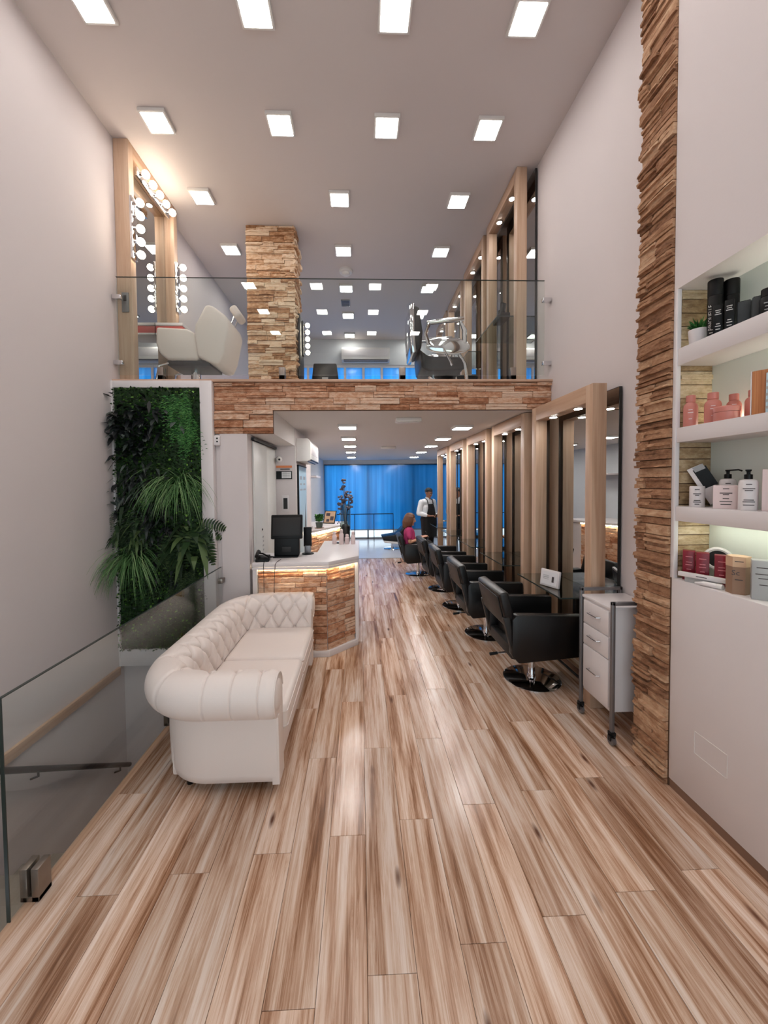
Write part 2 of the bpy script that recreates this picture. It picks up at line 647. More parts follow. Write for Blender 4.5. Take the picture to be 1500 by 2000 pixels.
def stone_face(parent, p0, p1, z0, z1, mat, rows=(.05, .08), lens=(.15, .4), depth=(.02, .045), normal=None, end0=0, end1=0):
    "lay split stones over the upright face p0->p1; normal points out of the wall"
    d = Vector((p1[0] - p0[0], p1[1] - p0[1]))
    L = d.length
    d /= L
    nx, ny = normal
    rz = atan2(nx, -ny)
    z = z0
    while z < z1 - .004:
        h = random.uniform(*rows)
        if z1 - (z + h) < rows[0] * .6:
            h = z1 - z
        u = -random.uniform(0, end0)
        stop = L + random.uniform(0, end1)
        while u < stop - .004:
            l = random.uniform(*lens)
            if stop - (u + l) < lens[0] * .5:
                l = stop - u
            cx, cy = p0[0] + d.x * (u + l / 2), p0[1] + d.y * (u + l / 2)
            place(random.choice(STONES[mat]), 'stone', None, parent, (cx, cy, z + h / 2),
                  (l - .004, random.uniform(*depth), h - .005), rz)
            u += l
        z += h

# ------------------------------------------------------------------ the room
XL, XR, ZC, ZM, ZL, YM, YF, YB = -2.5, 2.03, 5.36, 2.88, 2.57, 4.05, -2.5, 9.6

floor = struct(MB().box(-1.45, XR, YF, YM, -.2, -.006).box(-1.2, XR, YM, 9.2, -.2, -.006).box(XL, -1.45, YF, 1.05, -.2, -.006).build('floor', 'floorgap', smooth=0))
PW, PL = .182, 1.21
pm = MB().box(-PW / 2 + .0008, PW / 2 - .0008, -PL / 2 + .0008, PL / 2 - .0008, -.006, 0).mesh('plank', .0008, 0, 1)
pm.materials.append(M['plank'])
ncol = 20
for i in range(ncol):
    x = -1.45 + PW * (i + .5)
    y = YF - (i * .467 % 1.0) * PL - .1
    while y < 9.2:
        a, b = max(y, YF), min(y + PL, 9.2)
        xa, xb = x - PW / 2, min(x + PW / 2, XR)
        if x < -1.2 and b > YM:
            b = YM
        if b - a > .03:
            place(pm, 'plank', None, floor, ((xa + xb) / 2, (a + b) / 2, 0), ((xb - xa) / PW, (b - a) / PL, 1))
        y += PL
struct(MB().box(-1.27, 3.0, 9.2, 12.6, -.2, -.002).build('floor_back', 'tile', smooth=0))
struct(MB().box(-1.2, XR, 9.17, 9.21, -.02, .006).build('trim_1', 'steel', bevel=.002))
struct(MB().box(XL - .12, XL, YF, 9.72, -2.6, ZC).build('wall_left', 'wall', smooth=0))
struct(MB().box(XR, XR + .12, YF, 9.05, 0, ZC).box(XR, XR + .12, 9.05, 9.72, ZL, ZC).build('wall_right', 'wall', smooth=0))
struct(MB().box(XL, XR, YF, 9.72, ZC, ZC + .1).build('ceiling', 'ceil', smooth=0))
wf = MB().box(XL, XR, YF - .12, YF, 3.7, ZC).box(XL, -2.25, YF - .12, YF, -.2, 3.7).box(1.85, XR, YF - .12, YF, -.2, 3.7).box(-2.25, 1.85, YF - .12, YF, -.2, .08)
struct(wf.build('wall_front', 'wall', smooth=0))
w1 = struct(MB().box(-2.25, 1.85, YF - .07, YF - .06, .08, 3.7).build('window_1', 'glass', smooth=0))
for x in (-2.25, -.9, .5, 1.8):
    MB().box(x, x + .05, YF - .1, YF - .03, .08, 3.7).build('mullion', 'dark', w1)

# mezzanine slab, low ceiling, bulkhead
mez = struct(MB().box(XL, XR, YM + .01, 9.72, ZL + .01, ZM - .02).box(XL, XR, YM + .05, 9.72, ZM - .02, ZM).build('floor_mezzanine', 'lowceil', smooth=0))
struct(MB().box(-1.2, XR, YM + .01, 9.05, ZL, ZL + .012).box(-1.27, 3.0, 9.05, 12.6, ZL, ZL + .012).box(-1.27, 3.0, 9.72, 12.6, ZL + .012, ZL + .25).build('ceiling_low', 'lowceil', smooth=0))
struct(MB().box(XL, XR + .02, YM - .045, YM + .06, ZM - .024, ZM + .002).build('trim_2', 'oakx', bevel=.003))
bm_ = struct(MB().box(-1.5, XR, YM - .004, YM + .02, ZL - .002, ZM - .024).box(-1.5, -.9, YM - .004, YM + .02, 2.33, ZL).build('wall_beam', 'mortar', smooth=0))
stone_face(bm_, (-1.5, YM - .002), (XR, YM - .002), ZL, ZM - .026, 'stoneb', (.05, .08), (.18, .5), (.012, .045), (0, -1))
stone_face(bm_, (-1.5, YM - .002), (-.9, YM - .002), 2.33, ZL, 'stoneb', (.05, .085), (.18, .4), (.012, .045), (0, -1))
struct(MB().box(-1.5, -.9, YM + .02, 5.32, 2.33, ZL).build('ceiling_bulkhead', 'lowceil', smooth=0))
# partition with the plant frame, staff corner, pier, far side wall
struct(MB().box(XL, -1.17, YM + .01, YM + .14, -2.6, ZL).box(-1.45, -1.17, YM - .012, YM + .01, -.2, 2.33).build('wall_partition', 'wall', smooth=0))
struct(MB().box(-1.3, -1.17, YM + .14, 5.3, 0, 2.33).build('wall_side', 'wall', smooth=0))
struct(MB().box(-1.5, -.89, 5.32, 6.9, 0, ZL).build('wall_pier', 'wall', smooth=0))
struct(MB().box(-1.32, -1.2, 6.9, 12.5, 0, ZL).build('wall_far_left', 'backw', smooth=0))
struct(MB().box(XR, 3.1, 9.05, 9.17, 0, ZL).box(3.0, 3.1, 9.17, 12.6, 0, ZL).build('wall_far_right', 'backw', smooth=0))
struct(MB().box(-1.27, 3.0, 12.48, 12.6, 2.44, ZL).box(-1.27, -1.18, 12.48, 12.6, 0, 2.44).build('wall_back', 'backw', smooth=0))
w2 = struct(MB().box(-1.18, 3.0, 12.53, 12.54, .04, 2.44).build('window_2', 'glass', smooth=0))
for x in (-1.18, .2, 1.6, 2.95):
    MB().box(x, x + .05, 12.5, 12.58, .0, 2.44).build('mullion', 'grey', w2)
MB().box(-1.18, 3.0, 12.5, 12.58, 0, .05).build('window_sill', 'grey', w2)
struct(MB().box(-6, 8, 12.6, 20, -.22, -.02).build('floor_outside', 'tile', smooth=0))
struct(MB().box(1.15, 8, 13.35, 13.75, -.02, 4.2).build('wall_blind_shade', 'backw', smooth=0))  # added wall, out of sight, shading the right part of the blue blind

bl = thing('roller_blind', 'translucent blue roller blind lowered over the window beyond the salon chairs', 'blind', (0, 12.44, 2.44))
for a, b in ((-1.17, 1.07), (1.069, 2.98)):
    MB().box(a, b, -.002, .002, -2.12, -.02).build('blind_fabric', 'blind', bl, smooth=0)
    MB().box(a, b, -.012, .012, -2.15, -2.12).build('bottom_bar', 'grey', bl, bevel=.003)
MB().cyl((-1.17, .02, -.025), (2.98, .02, -.025), .022, 12).build('roller_tube', 'grey', bl)

# mezzanine back wall with its window
mb_ = MB().box(XL, XR, YB, YB + .12, 4.74, ZC).box(XL, -1.75, YB, YB + .12, ZM, 4.74).box(1.9, XR, YB, YB + .12, ZM, 4.74).box(-1.75, 1.9, YB, YB + .12, ZM, 3.3)
struct(mb_.build('wall_mezzanine_back', 'backw', smooth=0))
w3 = struct(MB().box(-1.75, 1.9, YB + .02, YB + .1, 4.68, 4.74).box(-1.75, 1.9, YB + .02, YB + .1, 3.3, 3.36).build('window_3', 'white', smooth=0))
k = -1.75
while k < 1.9:
    MB().box(k, k + .055, YB + .0, YB + .1, 3.3, 4.72).build('mullion', 'white', w3)
    MB().box(k + .055, min(k + .455, 1.9), YB + .04, YB + .044, 3.36, 4.68).build('pane', 'blind', w3, smooth=0)
    k += .455

# stairwell
stairs = struct(MB().box(-1.52, -1.45, 1.05, YM, -2.6, -.2).build('wall_stairwell', 'wall', smooth=0))
struct(MB().box(XL, -1.45, .8, 5, -2.7, -2.6).build('floor_lower', 'tile', smooth=0))
struct(MB().box(-1.475, -1.43, .9, YM, -.2, .004).build('trim_3', 'oakh', bevel=.003))
struct(MB().box(XL + .001, XL + .03, .9, YM - .09, -.125, -.045).build('trim_4', 'oakh', bevel=.004))
st = thing('staircase', 'wooden stair flight going down beside the left wall', 'stairs', (0, 0, 0))
for i in range(9):
    y, z = 1.45 + .27 * i, -.19 * (i + 1)
    MB().box(XL + .002, -1.522, y, y + .28, z - .04, z).build('tread', 'tread', st, bevel=.004)
    MB().box(XL + .002, -1.522, y - .012, y + .0, z, z + .15 if i else z + .18).build('riser', 'white', st, smooth=0)
hr = thing('handrail', 'dark metal handrail sloping down along the stair wall', 'handrail')
MB().tube([(-2.44, 1.5, .72), (-2.44, 2.6, -.1), (-2.44, 4.0, -1.1)], .022, 12).build('rail', 'dark', hr)
for y, z in ((2.9, -.31), (3.85, -.99)):
    MB().tube([(-2.44, y, z), (-2.44, y, z - .06), (-2.497, y, z - .08)], .008, 8).build('bracket', 'dark', hr)

# glass balustrade beside the stair
rg = thing('stair_balustrade', 'frameless glass balustrade beside the white sofa and stairwell', 'balustrade')
MB().box(-1.456, -1.444, 1.56, 3.99, .03, .955).build('glass_pane', 'railglass', rg, smooth=0)
e = MB().box(-1.457, -1.443, 1.56, 3.99, .955, .959).box(-1.457, -1.443, 1.556, 1.56, .03, .959)
e.build('pane_edge', 'glassedge', rg, smooth=0)
for y in (1.69, 2.9):
    c = MB().box(-1.49, -1.458, y - .035, y + .035, .004, .15).box(-1.442, -1.41, y - .035, y + .035, .004, .15).box(-1.49, -1.41, y - .035, y + .035, .004, .028)
    c.build('floor_clamp', 'steel', rg, bevel=.003)
MB().box(-1.475, -1.425, 3.95, 4.03, .79, .84).build('wall_clip', 'steel', rg, bevel=.004)

# glass balustrade along the mezzanine
mg = thing('mezzanine_balustrade', 'long clear glass balustrade along the edge of the upper floor', 'balustrade', (0, 0, ZM))
MB().box(XL + .04, XR - .07, YM, YM + .012, .055, 1.04).build('glass_pane', 'glass', mg, smooth=0)
MB().box(XL + .04, XR - .07, YM - .001, YM + .013, 1.04, 1.044).build('top_edge', 'glassedge', mg, smooth=0)
for x in (-2.03, -.8, .45, 1.62):
    MB().box(x - .03, x + .03, YM - .025, YM - .001, .003, .13).box(x - .03, x + .03, YM + .013, YM + .037, .003, .13).box(x - .03, x + .03, YM - .025, YM + .037, .003, .05).build('floor_clamp', 'steel', mg, bevel=.003)
for x in (XL + .001, XR - .09):
    for z in (.18, .84):
        MB().box(x, x + .09, YM - .018, YM + .03, z - .022, z + .022).build('wall_clip', 'chrome', mg, bevel=.006)

# stone column on the mezzanine
colm = struct(MB().box(-1.52, -.9, 5.45, 5.9, ZM, ZC).build('wall_column', 'mortar', smooth=0))
stone_face(colm, (-1.54, 5.452), (-.88, 5.452), ZM, ZC, 'stonec', (.04, .085), (.12, .34), (.02, .075), (0, -1))
stone_face(colm, (-.902, 5.43), (-.902, 5.9), ZM, ZC, 'stonec', (.04, .085), (.12, .3), (.02, .075), (1, 0))

# right-hand stone pilaster
pil = struct(MB().box(1.8, XR, 2.155, 2.42, 0, ZC).build('wall_pilaster', 'mortar', smooth=0))
stone_face(pil, (1.802, 2.16), (1.802, 2.42), 0.0, ZC, 'stonep', (.038, .072), (.11, .3), (.02, .052), (-1, 0), end1=.02)
stone_face(pil, (1.83, 2.157), (XR, 2.157), 1.24, ZL + .31, 'stoney', (.045, .08), (.2, .22), (.008, .02), (0, -1))
struct(MB().box(1.795, 1.82, 2.135, 2.16, 1.24, 2.88).build('trim_5', 'white', bevel=.002))

# shelf wall on the right
struct(MB().box(1.796, XR, YF, 2.158, 2.88, ZC).build('wall_bulkhead', 'wall', smooth=0))
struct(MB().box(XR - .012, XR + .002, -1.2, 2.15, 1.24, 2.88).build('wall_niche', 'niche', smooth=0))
su = thing('low_cabinet', 'plain white built-in cabinet with a flush hatch under the display shelves', 'cabinet', (0, 0, .05))
MB().box(1.8, XR - .013, -1.2, 2.154, 0, 1.19).build('cabinet_body', 'white', su, bevel=.003)
h_ = MB()
for y0, y1, z0, z1 in ((1.795, 1.985, .387, .39), (1.795, 1.985, .267, .27), (1.795, 1.798, .267, .39), (1.982, 1.985, .267, .39)):
    h_.box(1.798, 1.8, y0, y1, z0, z1)
h_.build('hatch', 'offwhite', su, smooth=0)
for nm, z0, z1 in (('lowest', 1.572, 1.655), ('middle', 2.017, 2.1), ('topmost', 2.45, 2.545)):
    sh_ = thing('display_shelf', 'thick white display shelf, %s of the three above the low cabinet' % nm, 'shelf', (0, 0, z0), group='white display shelves')
    MB().box(1.8, XR - .013, -1.2, 2.134, 0, z1 - z0).build('board', 'white', sh_, bevel=.002)
    if z0 < 2:
        MB().box(1.91, 1.93, -1.1, 2.1, -.006, 0).build('light_strip', 'ledw', sh_, smooth=0)
    else:
        MB().box(1.992, 2.012, -1.1, 2.1, z1 - z0, z1 - z0 + .008).build('light_strip', 'ledw', sh_, smooth=0)
struct(MB().box(1.803, XR, -1.2, 2.15, 0, .05).build('baseboard_right', 'brownbase', smooth=0))
struct(MB().box(2.015, XR, 2.45, 9.05, 0, .06).build('baseboard_right_far', 'brownbase', smooth=0))

# ------------------------------------------------------------------ ceiling fittings
def panel_light(label, group, lit='lightpanel'):
    t = thing('ceiling_light', label, 'ceiling light', group=group)
    MB().box(-.125, .125, -.125, .125, -.035, -.001).build('housing', 'offwhite', t, bevel=.004)
    MB().box(-.105, .105, -.105, .105, -.038, -.0355).build('diffuser', lit, t, smooth=0)
    return t
HL = 'square white surface panel light on the high ceiling'
LL = 'square white surface panel light on the low ceiling under the mezzanine'
first = panel_light(HL, 'panel lights on the high ceiling')
spots = []
for y in (-1.0, 0.1, 1.12, 2.05, 3.0, 3.92):
    for x in (-1.94, -.75, .295, 1.31):
        spots.append((x, y, ZC))
for y in (4.9, 5.96, 7.08, 8.2, 9.28):
    for x in (-1.91, -.225, 1.26):
        if not (x < -1 and y > 7.5):
            spots.append((x, y, ZC))
for i, p in enumerate(spots):
    o = first if i == 0 else dup(first)
    o.location = p
low = panel_light(LL, 'panel lights on the low ceiling', 'lowpanel')
lows = [(-.165, 5.1), (-.19, 6.37), (-.2, 7.62), (-.22, 9.0), (-.25, 10.8), (1.38, 5.19), (1.39, 6.44), (1.42, 7.7), (1.45, 9.14), (1.51, 10.8)]
for i, (x, y) in enumerate(lows):
    o = low if i == 0 else dup(low)
    o.location = (x, y, ZL)

sm = thing('smoke_detector', 'round white smoke detector on the high ceiling', 'smoke detector', (-.21, 6.53, ZC))
MB().lathe([(.115, 0), (.115, -.03), (.1, -.045)], 24).build('base', 'offwhite', sm)
MB().lathe([(.065, -.045), (.06, -.075), (.04, -.085)], 20).build('sensor_head', 'offwhite', sm)
vg = thing('ceiling_vent', 'small grey vent grille on the high ceiling', 'vent', (-.26, 7.68, ZC))
MB().box(-.085, .085, -.13, .13, -.018, -.001).build('frame', 'grey', vg, bevel=.003)
for k in range(5):
    MB().box(-.07, .07, -.105 + k * .048, -.085 + k * .048, -.022, -.018).build('slat', 'dark', vg, smooth=0)
for nm, lb, x, y in (('emergency_light', 'rectangular white emergency light near the stone beam', .57, 4.55), ('emergency_light', 'rectangular white emergency light above the aisle, away from the stone beam', .58, 7.98)):
    t = thing(nm, lb, 'emergency light', (x, y, ZL))
    MB().box(-.15, .15, -.06, .06, -.05, -.001).build('housing', 'offwhite', t, bevel=.006)
    MB().box(-.13, .13, -.045, .045, -.056, -.05).build('lens', 'paper', t, bevel=.003)

# ------------------------------------------------------------------ chesterfield sofa
def build_sofa():
    t = thing('chesterfield_sofa', 'cream white tufted leather chesterfield sofa beside the glass stair balustrade', 'sofa', (-.85, 3.0, 0))
    ox, oy = -.85, 3.0
    XF, XI, YN, YE, R = -.50, -1.10, 2.31, 3.67, .2
    # inner path with outward normals
    path = []
    def seg(a, b, n, nrm):
        for i in range(n):
            k = i / n
            path.append((a[0] + (b[0] - a[0]) * k, a[1] + (b[1] - a[1]) * k, nrm[0], nrm[1]))
    def arc(c, a0, a1, n):
        for i in range(n):
            a = radians(a0 + (a1 - a0) * i / n)
            path.append((c[0] + R * cos(a), c[1] + R * sin(a), cos(a), sin(a)))
    seg((XF, YN), (XI + R, YN), 64, (0, -1))
    arc((XI + R, YN + R), 270, 180, 52)
    seg((XI, YN + R), (XI, YE - R), 150, (-1, 0))
    arc((XI + R, YE - R), 180, 90, 52)
    seg((XI + R, YE), (XF, YE), 64, (0, 1))
    path.append((XF, YE, 0, 1))
    S = [0]
    for a, b in zip(path, path[1:]):
        S.append(S[-1] + sqrt((a[0] - b[0]) ** 2 + (a[1] - b[1]) ** 2))
    LT = S[-1]
    NC = 16
    ps = LT / NC
    pt, t0, rr, zc = .115, .05, .125, .60
    TL = .22 + rr * 1.5 * pi
    def prof(tt):
        if tt < .22:
            return -.015 * (1 - tt / .22), .38 + tt, -1, .07
        a = pi - (tt - .22) / rr
        return rr + rr * cos(a), zc + rr * sin(a), cos(a), sin(a)
    def tuft(s, tt):
        u, v = s / ps, (tt - t0) / pt
        def fr(x):
            return abs(x - round(x))
        edge = min(1, min(s, LT - s) / .03)
        if v <= 0:
            d = fr(u)
            dd = .35 * exp(-(d / .07) ** 2)
            b = exp(-((d * ps) ** 2 + (v * pt) ** 2) / .016 ** 2)
            return (-.016 * dd - .012 * b) * edge
        if v <= 3:
            d = min(fr(u - v / 2), fr(u + v / 2))
            j = round(v)
            db = fr(u - j / 2) * ps
            b = exp(-(db ** 2 + ((v - j) * pt) ** 2) / .02 ** 2)
            return (-.012 * exp(-(d / .04) ** 2) - .012 * exp(-(d / .13) ** 2) - .012 * b + .009) * edge
        d = fr(u - 1.5)
        fade = max(0, 1 - (v - 3) * pt / .34)
        b = exp(-((d * ps) ** 2 + ((v - 3) * pt) ** 2) / .02 ** 2)
        return (-.013 * exp(-(d / .028) ** 2) * (.5 + .5 * fade) - .014 * b + .006 * min(1, fade + .4)) * edge
    def surf(i, tt, extra=0):
        x, y, nx, ny = path[i]
        n, z, pn, pz = prof(tt)
        l = sqrt(pn * pn + pz * pz)
        dsp = tuft(S[i], tt) + extra
        n += pn / l * dsp
        z += pz / l * dsp
        return (x + nx * n - ox, y + ny * n - oy, z)
    mb = MB()
    NT = 120
    vs = [surf(i, TL * k / NT) for i in range(len(path)) for k in range(NT + 1)]
    fs = []
    for i in range(len(path) - 1):
        for k in range(NT):
            a = i * (NT + 1) + k
            fs.append((a, a + 1, a + NT + 2, a + NT + 1))
    mb.add(vs, fs)
    back = mb.build('tufted_back', 'leather', t, smooth=80)
    # buttons
    bmesh_ = MB().sph((0, 0, 0), (.011, .011, .007), 10, 6).mesh('button')
    bmesh_.materials.append(M['leather'])
    for j in range(4):
        for c in range(NC + 1):
            s = (c + (.5 if j % 2 else 0)) * ps
            if s < .05 or s > LT - .05:
                continue
            i = min(range(len(S)), key=lambda q: abs(S[q] - s))
            p = surf(i, t0 + j * pt, .004)
            n, z, pn, pz = prof(t0 + j * pt)
            d = Vector((path[i][2] * pn, path[i][3] * pn, pz)).normalized()
            o = place(bmesh_, 'button', None, back, p)
            o.rotation_euler = d.to_track_quat('Z', 'Y').to_euler()
    # outer shell under the roll
    sh = MB()
    vs, fs = [], []
    levels = [(.128, .52), (.128, .30), (.122, .12), (.112, .075), (.085, .055)]
    for (x, y, nx, ny) in path:
        for n, z in levels:
            vs.append((x + nx * n - ox, y + ny * n - oy, z))
    k = len(levels)
    for i in range(len(path) - 1):
        for q in range(k - 1):
            a = i * k + q
            fs.append((a, a + k, a + k + 1, a + 1))
    sh.add(vs, fs)
    sh.build('outer_shell', 'leather', t, smooth=60)
    # arm fronts with scroll and piping
    for yy, sg in ((YN, -1), (YE, 1)):
        f = MB()
        poly = [(yy + .015 * -sg - oy, .06), (yy + sg * .118 - oy, .06), (yy + sg * .128 - oy, .49)]
        for q in range(13):
            a = -pi / 2 + q * (1.5 * pi) / 12
            poly.append((yy + sg * (rr + rr * cos(a)) - oy, zc + rr * sin(a)))
        poly.append((yy - oy, .50))
        f.prism(poly, 0, XF - .03 - ox, XF + .012 - ox)
        fo = f.build('arm_front', 'leather', t, bevel=.006)
        ring = [(XF + .014 - ox, yy + sg * (rr + (rr - .008) * cos(a)) - oy, zc + (rr - .008) * sin(a)) for a in [-pi / 2 + q * 1.5 * pi / 20 for q in range(21)]]
        MB().tube(ring, .005, 8).build('piping', 'leather', fo)
        MB().sph((XF + .012 - ox, yy + sg * rr - oy, zc), (.02, .085, .085), 16, 8).build('scroll_pad', 'leather', fo)
    MB().box(XI - .05 - ox, XF - .015 - ox, YN - .02 - oy, YE + .02 - oy, .06, .28).build('seat_base', 'leather', t, bevel=.015)
    ym = (YN + YE) / 2
    for a, b in ((YN + .012, ym - .002), (ym + .002, YE - .012)):
        cu = MB().box(XI + .01 - ox, XF + .035 - ox, a - oy, b - oy, .285, .445).build('seat_cushion', 'leather', t, bevel=.04, seg=4, smooth=60)
        for z in (.32, .41):
            MB().tube([(XI + .1 - ox, a - oy, z), (XF + .02 - ox, a + .004 - oy, z), (XF + .034 - ox, a + .02 - oy, z), (XF + .036 - ox, b - .02 - oy, z), (XF + .02 - ox, b - .004 - oy, z)], .004, 6).build('piping', 'leather', cu)
    for x in (XF - .09, XI + .05):
        for y in (YN + .0, YE - .0):
            MB().lathe([(.02, 0), (.028, .06)], 14, (x - ox, y - oy, 0)).build('foot', 'black', t)
    return t
build_sofa()

# ------------------------------------------------------------------ reception counter
rc = thing('reception_counter', 'reception counter clad in lit split stone with a white top', 'counter', (0, 0, 0))
outer = [(-1.12, 4.0), (-.37, 4.0), (-.07, 4.3), (-.07, 5.4), (-.55, 5.4), (-.55, 4.5), (-1.12, 4.5)]
MB().prism(outer, 2, .06, .93).build('carcass', 'white', rc, smooth=0)
body = MB().prism([(-1.07, 3.988), (-.37, 3.988), (-.37, 4.01), (-1.07, 4.01)], 2, .06, .93).build('stone_cladding', 'mortar', rc, smooth=0)
stone_face(body, (-1.07, 3.988), (-.365, 3.988), .06, .92, 'stoneb', (.045, .075), (.1, .3), (.006, .028), (0, -1))
n_ = 1 / sqrt(2)
stone_face(body, (-.365, 3.995), (-.085, 4.275), .06, .92, 'stoneb', (.045, .075), (.1, .26), (.006, .028), (n_, -n_))
MB().prism([(-1.12, 3.945), (-.34, 3.945), (-.03, 4.255), (-.03, 5.43), (-.52, 5.43), (-.52, 4.53), (-1.12, 4.53)], 2, .955, 1.0).build('worktop', 'white', rc, bevel=.004)
MB().prism([(-1.12, 3.945), (-.34, 3.945), (-.03, 4.255), (-.038, 4.263), (-.343, 3.955), (-1.12, 3.955)], 2, .93, .954).build('front_lip', 'white', rc, smooth=0)
MB().prism([(-1.12, 3.955), (-.345, 3.955), (-.045, 4.255), (-.045, 5.4), (-.07, 5.4), (-.085, 4.3), (-.37, 4.0), (-1.12, 4.0)], 2, 0, .065).build('plinth', 'white', rc, bevel=.003)
MB().box(-1.12, -1.075, 3.958, 4.0, .065, .95).build('end_panel', 'white', rc, smooth=0)
MB().prism([(-.075, 4.25), (-.04, 4.26), (-.04, 5.4), (-.07, 5.4)], 2, .065, .95).build('end_panel', 'white', rc, smooth=0)
MB().box(-1.06, -.38, 3.957, 3.967, .944, .953).build('light_strip', 'led', rc, smooth=0)
MB().prism([(-.36, 3.962), (-.353, 3.955), (-.06, 4.248), (-.067, 4.255)], 2, .944, .953).build('light_strip', 'led', rc, smooth=0)

# payment terminal seen from behind
ps_ = thing('till_terminal', 'black touchscreen till seen from behind on the reception counter', 'till', (-.825, 4.29, 1.0), radians(3))
MB().box(-.145, .125, -.09, .12, 0, .016).build('base', 'black', ps_, bevel=.006)
MB().prism([(-.06, .016), (.08, .016), (.04, .3), (-.03, .3)], 0, -.135, .135).build('stand', 'black', ps_, bevel=.01)
MB().obox((0, .0, .33), (.345, .035, .27), Matrix.Rotation(radians(-12), 3, 'X')).build('screen_housing', 'black', ps_, bevel=.012)
MB().obox((0, -.021, .335), (.30, .006, .2), Matrix.Rotation(radians(-12), 3, 'X')).build('back_cover', 'bleather2', ps_, bevel=.002)
MB().box(-.05, .05, -.066, -.058, .06, .12).build('cable_cover', 'bleather2', ps_, bevel=.004)
cd = thing('customer_display', 'slim black display pole with grey foot behind the till', 'display', (-.615, 4.42, 1.0))
MB().box(-.045, .045, -.02, .02, .09, .31).build('display', 'black', cd, bevel=.004)
MB().box(-.035, .035, -.03, .03, .01, .1).build('grey_foot', 'grey', cd, bevel=.005)
MB().lathe([(.07, 0), (.065, .01)], 20).build('base', 'black', cd)
ph = thing('telephone', 'black corded telephone on the counter next to the till', 'telephone', (-1.04, 4.07, 1.0), radians(8))
MB().prism([(-.08, 0), (.08, 0), (.08, .05), (-.08, .025)], 0, -.07, .07).build('base', 'black', ph, bevel=.006)
hs = MB().tube([(-.05, -.09, .06), (-.05, -.05, .085), (-.05, .05, .095), (-.05, .09, .075)], [.022, .016, .016, .022], 10).build('handset', 'black', ph)
cords = MB().tube([(.05, .07, .02), (.1, .03, .03), (.06, -.05, .05), (0, .0, .075), (-.05, .06, .07)], .008, 8).build('coiled_cord', 'black', ph)
wc = tag(MB().tube([(-.99, 4.1, 1.005), (-1.0, 3.95, 1.006), (-1.003, 3.938, .98), (-1.0, 3.935, .6), (-.97, 3.933, .42), (-.91, 3.933, .46), (-.9, 3.936, .7), (-.885, 3.938, .98), (-.87, 3.95, 1.006), (-.86, 4.1, 1.005)], .003, 6).build('cable', 'dark'), 'thin dark cable hanging in a loop over the counter front', 'cable')

def bottle(name, label, loc, prof, mat, cat='bottle', group=None, rz=0, sx=1, sy=1):
    t = thing(name, label, cat, loc, rz, group)
    MB().lathe(prof, 20, sx=sx, sy=sy).build('body', mat, t)
    return t
# vase with dried stems
vz = thing('flower_vase', 'tall glass vase of dried mauve flowers on the counter end', 'vase', (-.215, 5.28, 1.0))
MB().lathe([(.06, 0), (.065, .01), (.072, .52), (.068, .52), (.06, .02), (.0, .02)], 20).build('glass', 'shelfglass', vz)
MB().lathe([(.055, .022), (.06, .22), (.03, .25)], 16).build('pebbles', 'posterd', vz)
random.seed(21)
for i in range(9):
    a = random.uniform(0, 2 * pi)
    lx, ly, hz = .07 * cos(a), .05 * sin(a), random.uniform(.45, .78)
    if i < 3:
        lx, hz = -.03 + .02 * i, .84 - .07 * i
    stm = MB().tube([(0, 0, .1), (lx * .3, ly * .3, hz * .6), (lx, ly, hz)], .004, 6).build('stem', 'posterd', vz)
    fl = MB()
    for q in range(7):
        fl.sph((lx + random.uniform(-.035, .035), ly + random.uniform(-.03, .03), hz - random.uniform(-.02, .16)), (.019, .019, .015), 8, 5)
    fl.build('blossom', 'flower', stm)
for i, (x, y, h) in enumerate(((-.36, 5.15, .15), (-.265, 5.1, .19), (-.19, 5.12, .12), (-.11, 5.1, .16))):
    lb = ['pale bottle with domed cap farthest from the glass vase', 'tallest pale bottle in front of the glass vase', 'shortest pale bottle in front of the glass vase', 'slim pale bottle at the edge of the counter end'][i]
    b = bottle('lotion_bottle', lb, (x, y, 1.0), [(.027, 0), (.03, .006), (.03, h * .7), (.02, h * .8)], 'palepink', group='bottles on the counter end')
    MB().lathe([(.02, h * .8), (.022, h), (.015, h + .01)], 16).build('cap', 'palepink', b)
dr = thing('display_rod', 'small black rod stand between the pale bottles', 'stand', (-.3, 5.2, 1.0))
MB().lathe([(.05, 0), (.048, .01)], 20).build('base', 'black', dr)
MB().tube([(.02, 0, .01), (.02, 0, .26), (0, 0, .3), (-.02, 0, .26)], .006, 8).build('rod', 'black', dr)

# back bar in the staff corner
bb = thing('back_bar', 'angled back bar with lit stone front behind the reception counter', 'counter')
plan = [(-.87, 6.3), (-.33, 7.4), (-.33, 7.8), (-1.19, 7.8), (-1.19, 6.93), (-.87, 6.93)]
MB().prism(plan, 2, 0, .98).build('carcass', 'white', bb, smooth=0)
L_ = sqrt(.54 ** 2 + 1.1 ** 2)
nb = (1.1 / L_, -.54 / L_)
cl = MB().prism([(-.86, 6.31), (-.34, 7.38), (-.35, 7.4), (-.87, 6.33)], 2, .0, .98).build('stone_cladding', 'mortar', bb, smooth=0)
stone_face(cl, (-.865, 6.3), (-.335, 7.38), .0, .97, 'stoneb', (.07, .11), (.2, .45), (.012, .04), nb)
MB().prism([(p[0] + nb[0] * .07, p[1] + nb[1] * .07) if i < 2 else (p[0] + (.06 if i == 2 else 0), p[1]) for i, p in enumerate(plan)], 2, 1.0, 1.045).build('worktop', 'white', bb, bevel=.004)
MB().prism([(-.82, 6.29), (-.3, 7.36), (-.31, 7.37), (-.83, 6.3)], 2, .985, .996).build('light_strip', 'led', bb, smooth=0)

